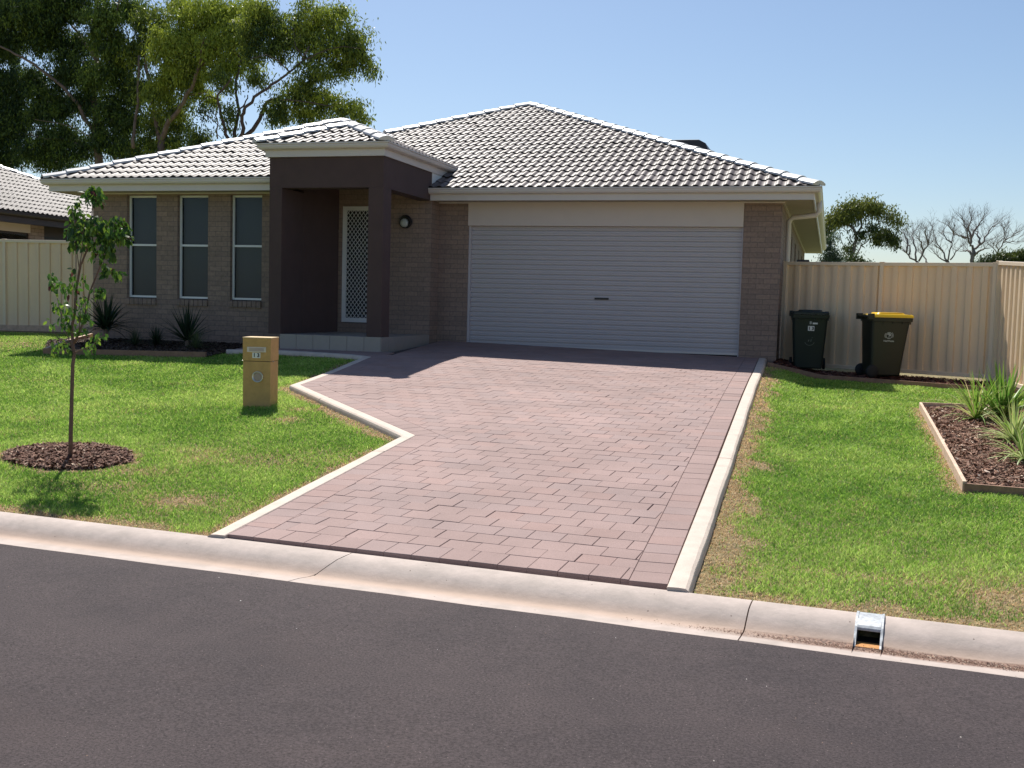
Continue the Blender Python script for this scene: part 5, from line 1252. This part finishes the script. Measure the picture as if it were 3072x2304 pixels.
tree('gum_tree', 'large shady gum tree with pale trunk and pale dead branch, leftmost of the gums', 22., (212, 640),
     [([(222, 660), (218, 480), (212, 345), (206, 262), (200, 205), (211, 141), (203, 75), (205, -20), (208, -80)], .46, .16, 0, 0), ([(205, 285), (188, 262), (165, 225), (140, 190), (100, 158), (60, 130), (20, 110), (-30, 85)], .20, .07, 0, -1.5), ([(212, 141), (190, 100), (160, 60), (120, 20), (90, -20)], .14, .05, 0, 1), ([(213, 141), (240, 90), (250, 40), (265, -10)], .10, .04, 0, -1),
      ([(200, 205), (175, 165), (165, 110), (150, 60)], .09, .04, 0, 1), ([(248, 345), (245, 290), (238, 240), (228, 200), (222, 160)], .13, .07, .5, .5), ([(197, 296), (172, 283), (150, 272), (125, 266), (100, 262), (75, 258)], .045, .02, -.5, -1.5), ([(178, 240), (160, 232), (140, 205)], .08, .04, 0, 0), ([(200, 330), (150, 300), (100, 300), (60, 290)], .05, .02, 0, -1)],
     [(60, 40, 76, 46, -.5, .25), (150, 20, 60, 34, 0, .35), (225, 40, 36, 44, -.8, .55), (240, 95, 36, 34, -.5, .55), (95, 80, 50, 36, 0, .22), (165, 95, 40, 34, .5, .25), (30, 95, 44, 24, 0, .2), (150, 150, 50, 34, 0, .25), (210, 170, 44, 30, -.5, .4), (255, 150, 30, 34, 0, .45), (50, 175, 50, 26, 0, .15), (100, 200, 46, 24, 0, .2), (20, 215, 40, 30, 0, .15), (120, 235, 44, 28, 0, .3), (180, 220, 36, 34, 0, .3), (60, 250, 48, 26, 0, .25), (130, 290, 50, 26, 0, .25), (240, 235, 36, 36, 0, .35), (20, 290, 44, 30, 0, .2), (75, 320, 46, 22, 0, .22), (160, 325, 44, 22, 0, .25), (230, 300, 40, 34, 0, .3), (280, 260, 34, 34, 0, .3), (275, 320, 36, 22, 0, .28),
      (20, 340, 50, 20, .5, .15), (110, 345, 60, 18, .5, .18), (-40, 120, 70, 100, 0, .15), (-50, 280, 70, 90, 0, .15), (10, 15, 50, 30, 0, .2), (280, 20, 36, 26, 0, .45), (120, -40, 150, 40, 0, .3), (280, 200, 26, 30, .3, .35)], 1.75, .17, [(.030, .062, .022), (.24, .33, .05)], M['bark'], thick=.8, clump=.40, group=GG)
# distant trees on the right
FC = [(.06, .09, .025), (.27, .29, .06)]
tree('spreading_gum', 'spreading umbrella crowned gum tree seen above the fence beside the eaves', 45., (1850, 640),
     [([(1846, 640), (1848, 590), (1838, 565), (1844, 540), (1850, 508), (1842, 492), (1826, 480), (1815, 455)], .30, .12, 0, 0), ([(1850, 508), (1862, 490), (1860, 470), (1868, 450), (1880, 445)], .14, .06, 0, 0), ([(1846, 558), (1862, 530), (1880, 515), (1905, 505)], .10, .04, 0, 0), ([(1850, 505), (1880, 500), (1900, 488), (1892, 465), (1905, 455), (1918, 448)], .11, .04, 0, 0),
      ([(1892, 466), (1880, 455), (1876, 440)], .05, .03, 0, 0), ([(1905, 478), (1920, 468), (1934, 465)], .04, .02, 0, 0), ([(1842, 492), (1830, 500), (1818, 490), (1806, 470)], .07, .03, 0, 0), ([(1822, 580), (1812, 560), (1795, 535), (1780, 510)], .12, .05, 1, 1), ([(1820, 570), (1836, 548), (1838, 520), (1830, 495)], .07, .03, 1, 1), ([(1818, 565), (1826, 540), (1815, 515), (1812, 480)], .07, .03, 1, 1), ([(1808, 555), (1790, 530), (1775, 505)], .05, .02, 1, 1)],
     [(1870, 440, 34, 9, 0, .8), (1840, 450, 30, 12, 0, .75), (1900, 450, 24, 10, 0, .7), (1812, 462, 26, 14, 0, .75), (1925, 462, 12, 14, 0, .6), (1938, 478, 10, 9, 0, .45), (1795, 478, 18, 16, 0, .7), (1782, 496, 18, 18, 0, .8), (1850, 465, 22, 8, 0, .4), (1880, 458, 16, 7, 0, .4), (1790, 510, 14, 10, 0, .6), (1830, 475, 22, 12, 0, .35), (1855, 505, 14, 8, 0, .15), (1885, 490, 12, 9, 0, .1), (1905, 505, 20, 10, 0, .12), (1925, 514, 14, 12, 0, .15), (1895, 515, 14, 8, 0, .12), (1936, 525, 7, 10, 0, .1), (1835, 535, 6, 8, 0, .1)], 5.5, .20, FC, M['bark_dead'], thick=1.0, clump=.40)
tree('shrub', 'grey green shrubby tree at the end of the eaves beyond the fence', 40., (1792, 640), [([(1795, 640), (1794, 570), (1790, 530)], .08, .03, 0, 0)],
     [(1792, 520, 12, 18, 0, .35), (1800, 545, 16, 18, 0, .3), (1788, 560, 14, 12, 0, .2), (1810, 562, 10, 9, 0, .25), (1780, 568, 16, 8, 0, .15)], 5, .15, [(.04, .07, .04), (.13, .17, .09)], M['bark_dead'], clump=.35)
hb = [(1842, 562, 20, 9, 0, .5), (1850, 572, 26, 8, 0, .4), (1868, 575, 14, 6, 0, .3)]
tree('bush', 'round dark green bush behind the fence under the umbrella gum', 42., (1852, 640), [([(1852, 640), (1852, 575)], .06, .03, 0, 0)], hb, 7, .15, [(.03, .055, .012), (.08, .11, .02)], M['bark_dead'], clump=.3)
hb = [(2125, 567, 22, 7, 0, .3), (2150, 560, 22, 9, 0, .35), (2180, 556, 24, 10, 0, .6), (2210, 552, 22, 10, 0, .6), (2230, 556, 22, 14, 0, .5), (2170, 572, 50, 8, 0, .2)]
tree('hedge_tree', 'low dense green trees at the right edge behind the fence corner', 40., (2180, 640), [([(2180, 640), (2180, 570)], .1, .05, 0, 0)], hb, 7, .16, [(.035, .055, .018), (.12, .15, .025)], M['bark_dead'], clump=.32)
def bare(lab, Y, base, ht, spread, seed, lean=0., stems=1, r0=.16, droop=False):
    rnd = random.Random(seed); q = at(base[0], base[1], Y); rt = empty('bare_tree', (q.x, Y, 0), lab, 'tree', 'leafless trees beyond the fence'); b = MB(); m0 = at(base[0]+1, base[1], Y).x-q.x
    def grow(p, d, L, r_, lev):
        N = 4; pts = [p]; dd = Vector(d)
        for i in range(N):
            dd = (dd+Vector((rnd.gauss(0, .16), rnd.gauss(0, .16), rnd.gauss(.03, .08)))).normalized(); pts.append(pts[-1]+dd*L/N)
        rr = [r_*(1-.45*i/N) for i in range(N+1)]; b.tube(pts, rr, 5 if lev < 2 else 4, cap=False)
        if lev >= 6 or r_ < .006: return
        k_ = rnd.choice((2, 3)) if lev else 3
        for j in range(k_):
            s_ = spread*rnd.uniform(.6, 1.2); az = rnd.uniform(0, 2*math.pi); perp = Vector((math.cos(az), math.sin(az), 0)); nd = (dd*1.0+perp*s_+Vector((0, 0, .12))).normalized()
            st = pts[-1] if j < 2 else pts[rnd.choice((2, 3))]; grow(st, nd, L*rnd.uniform(.62, .85), rr[-1]*rnd.uniform(.6, .82), lev+1)
    z0 = q.z
    for s_ in range(stems):
        p = Vector((q.x+rnd.uniform(-.1, .1)*stems, Y, z0)); d = Vector((lean+(s_-(stems-1)/2)*.75, rnd.uniform(-.3, .3), 1)).normalized(); grow(p, d, ht*.30, r0/(stems**.35), 0)
    b.tube([(q.x, Y, -.2), (q.x, Y, z0+.05)], [r0*1.2, r0], 6); b.build('branches', M['bark_dead'], rt, smooth=True); return rt
def bare2(lab, Y, paths, r0, seed):
    rnd = random.Random(seed); cv = lambda p: at(1764+.2025*p[0], 417.6+.2025*p[1], Y)
    q = cv(paths[0][0]); rt = empty('bare_tree', (q.x, Y, 0), lab, 'tree', 'leafless trees beyond the fence'); b = MB()
    def grow(p, d, L, r_, lev):
        pts = [p]; dd = Vector(d)
        for i in range(4):
            dd = (dd+Vector((rnd.gauss(0, .16), rnd.gauss(0, .16), rnd.gauss(.05, .08)))).normalized(); pts.append(pts[-1]+dd*L/4)
        b.tube(pts, [r_*(1-.55*i/4) for i in range(5)], 4, cap=False)
        if lev <= 0: return
        for j in range(rnd.choice((2, 3))):
            az = rnd.uniform(0, 2*math.pi); nd = (dd+Vector((math.cos(az), math.sin(az)*.8, .1))*rnd.uniform(.4, .75)).normalized(); grow(pts[rnd.choice((2, 3, 4))], nd, L*rnd.uniform(.6, .85), r_*.55, lev-1)
    for k_, path in enumerate(paths):
        W_ = [cv(p) for p in path]; dep = rnd.uniform(-1.2, 1.2) if k_ else 0; n_ = len(W_); Q = []
        for i in range(n_): W_[i].y += dep*i/(n_-1)
        for i in range(n_-1):
            for t in (0, .33, .66): q_ = W_[i].lerp(W_[i+1], t); Q.append(q_+Vector((rnd.gauss(0, .03), 0, rnd.gauss(0, .03))) if t else q_)
        Q.append(W_[-1]); m_ = len(Q); ra = r0*(1 if k_ == 0 else .55); rb_ = r0*(.8 if k_ == 0 else .14)
        b.tube(Q, [ra+(rb_-ra)*i/(m_-1) for i in range(m_)], 6)
        if k_:
            for i in range(2, m_):
                for _ in range(2 if i > m_*.4 else 1):
                    d = (Q[i]-Q[i-1]).normalized(); az = rnd.uniform(0, 2*math.pi); d = (d+Vector((math.cos(az), math.sin(az), .25))*.7).normalized(); grow(Q[i], d, rnd.uniform(.35, .60), .011, 2)
    g = cv(paths[0][0]); b.tube([(g.x, Y, -.2), (g.x, Y, g.z)], r0*1.05, 6); b.build('branches', M['bark_dead'], rt, smooth=True); return rt
bare2('tallest leafless tree with one dark forked trunk, near the fence corner', 46., [[(1660, 780), (1663, 690), (1668, 600)], [(1668, 600), (1640, 540), (1600, 470), (1600, 420), (1560, 330), (1540, 265)], [(1590, 475), (1520, 462), (1460, 460)], [(1640, 540), (1642, 450), (1620, 380), (1640, 300), (1650, 250)],
   [(1645, 480), (1700, 380), (1740, 320), (1775, 262)], [(1670, 605), (1720, 570), (1790, 520), (1830, 440), (1880, 370), (1945, 322)], [(1750, 552), (1722, 450), (1725, 400)], [(1680, 665), (1740, 612), (1805, 600)], [(1650, 650), (1620, 600), (1580, 598)]], .13, 3)
bare2('leafless tree with many upright stems beside the umbrella gum', 47., [[(1075, 790), (1075, 760), (1070, 730)], [(1070, 730), (1000, 690), (960, 630), (905, 575), (850, 545)], [(960, 630), (975, 520), (950, 440), (895, 385)], [(1060, 710), (1066, 600), (1040, 500), (1025, 440), (1078, 375)],
   [(1090, 725), (1140, 620), (1182, 560), (1200, 480), (1230, 385)], [(1140, 625), (1112, 545), (1090, 500), (1060, 470)], [(1190, 545), (1152, 440), (1140, 385)], [(1185, 750), (1150, 670), (1120, 600)], [(985, 660), (1000, 560), (960, 480)]], .10, 4)
bare2('leafless vase shaped tree in the middle of the bare row', 48., [[(1400, 790), (1400, 760), (1398, 725)], [(1398, 725), (1340, 600), (1292, 520), (1262, 410)], [(1400, 722), (1422, 600), (1442, 520), (1460, 420), (1472, 345)], [(1440, 525), (1380, 470), (1352, 405)], [(1392, 732), (1300, 680), (1232, 605)], [(1425, 710), (1480, 625), (1558, 555)], [(1460, 430), (1420, 380), (1385, 355)], [(1345, 610), (1300, 590), (1240, 560)]], .09, 5)
bare2('small leafless tree leaning right above the green hedge', 47., [[(1890, 790), (1900, 740), (1912, 690)], [(1912, 690), (1930, 640), (1980, 545), (2010, 500), (2000, 430), (1990, 385)], [(2008, 505), (2075, 465), (2120, 432)], [(1990, 525), (2080, 515), (2160, 525)], [(1925, 650), (1880, 600), (1860, 560)], [(1940, 620), (1900, 560), (1905, 510)]], .07, 6)
# dark cabinet behind the fence
q = at(1714, 566, 3.0)
hx = empty('heater_cabinet', (q.x, 3.0, -.2), 'dark flat topped cabinet showing just above the fence beside the house', 'cabinet')
b = MB(); x0, x1 = 5.62, at(1746, 566, 3.0).x; b.box(x0, x1, 2.8, 3.3, -.2, 1.70); b.build('case', M['cooler'], hx, bevel=.01)
b = MB(); b.box(x0-.02, x1+.02, 2.78, 3.32, 1.702, 1.745); b.build('top', simple('dark_top', (.03, .03, .045), .4), hx, bevel=.008)

# silt, grit and leaf bits lying in the kerb channel
n = 9000; x = RNG.uniform(5.3, 8.6, n); d = RNG.normal(.280, .020, n)+.02*np.clip(vnoise(x, x*0, 2.2, 8)-.5, -1, 1); k_ = (RNG.random(n) < np.clip((x-5.5)/1.3, .03, 1)) & (d > .235); x, d = x[k_], d[k_]; n = len(x)
zz = np.interp(d, [.19, .22, .24, .26, .33, .455], [-.862, -.882, -.889, -.892, -.891, -.886])+.0005; y = kerb_y(x)-.9968*d
L = RNG.uniform(.0008, .0032, n); a = RNG.uniform(0, 6.28, n); c = np.stack([x-.0799*d, y, zz+L*.4], 1); U = np.stack([np.cos(a), np.sin(a), RNG.normal(0, .3, n)], 1)*L[:, None]; Wv = np.stack([-np.sin(a), np.cos(a), RNG.normal(0, .4, n)], 1)*(L*.6)[:, None]; Tp = np.stack([np.zeros(n), np.zeros(n), L*.6], 1)
V = np.stack([c-U-Wv, c+U-Wv, c+U+Wv, c-U+Wv, c+Tp], 1).reshape(-1, 3); i0 = np.arange(n)*5
tn = np.array([(.12, .06, .045), (.20, .11, .08), (.32, .20, .14), (.06, .04, .03), (.62, .52, .40)]); col = tn[RNG.choice(5, n, p=[.32, .3, .2, .12, .06])]
tag(np_mesh('grit', V, [np.stack([i0+j, i0+(j+1) % 4, i0+4], 1) for j in range(4)], M['chips'], col=np.repeat(col, 5, 0)), 'reddish grit and leaf bits lying in the kerb channel beside the outlet', 'grit', kind='stuff')

# loose stones scattered on the road
n = 260; x = RNG.uniform(-1, 9, n); d = .5+RNG.gamma(1.3, .8, n); y = kerb_y(x)-.9968*d; x = x-.0799*d
zz = np.interp(d, [.45, .6, 1.5, 3.2, 6.4], [-.882, -.879, -.872, -.855, -.872]); L = RNG.uniform(.0012, .0034, n); a = RNG.uniform(0, 6.28, n)
c = np.stack([x, y, zz], 1); U = np.stack([np.cos(a), np.sin(a), np.zeros(n)], 1)*L[:, None]; Wv = np.stack([-np.sin(a), np.cos(a), np.zeros(n)], 1)*(L*.7)[:, None]; Tp = np.stack([np.zeros(n), np.zeros(n), L*1.1], 1)
V = np.stack([c-U-Wv, c+U-Wv, c+U+Wv, c-U+Wv, c+Tp], 1).reshape(-1, 3); i0 = np.arange(n)*5
col = np.array([(.012, .010, .010), (.50, .46, .42), (.20, .14, .11), (.75, .73, .70)])[RNG.choice(4, n, p=[.58, .10, .29, .03])]
tag(np_mesh('loose_stones', V, [np.stack([i0+j, i0+(j+1) % 4, i0+4], 1) for j in range(4)], M['chips'], col=np.repeat(col, 5, 0)), 'tiny loose dark and pale stones scattered over the asphalt road', 'stones', kind='stuff')
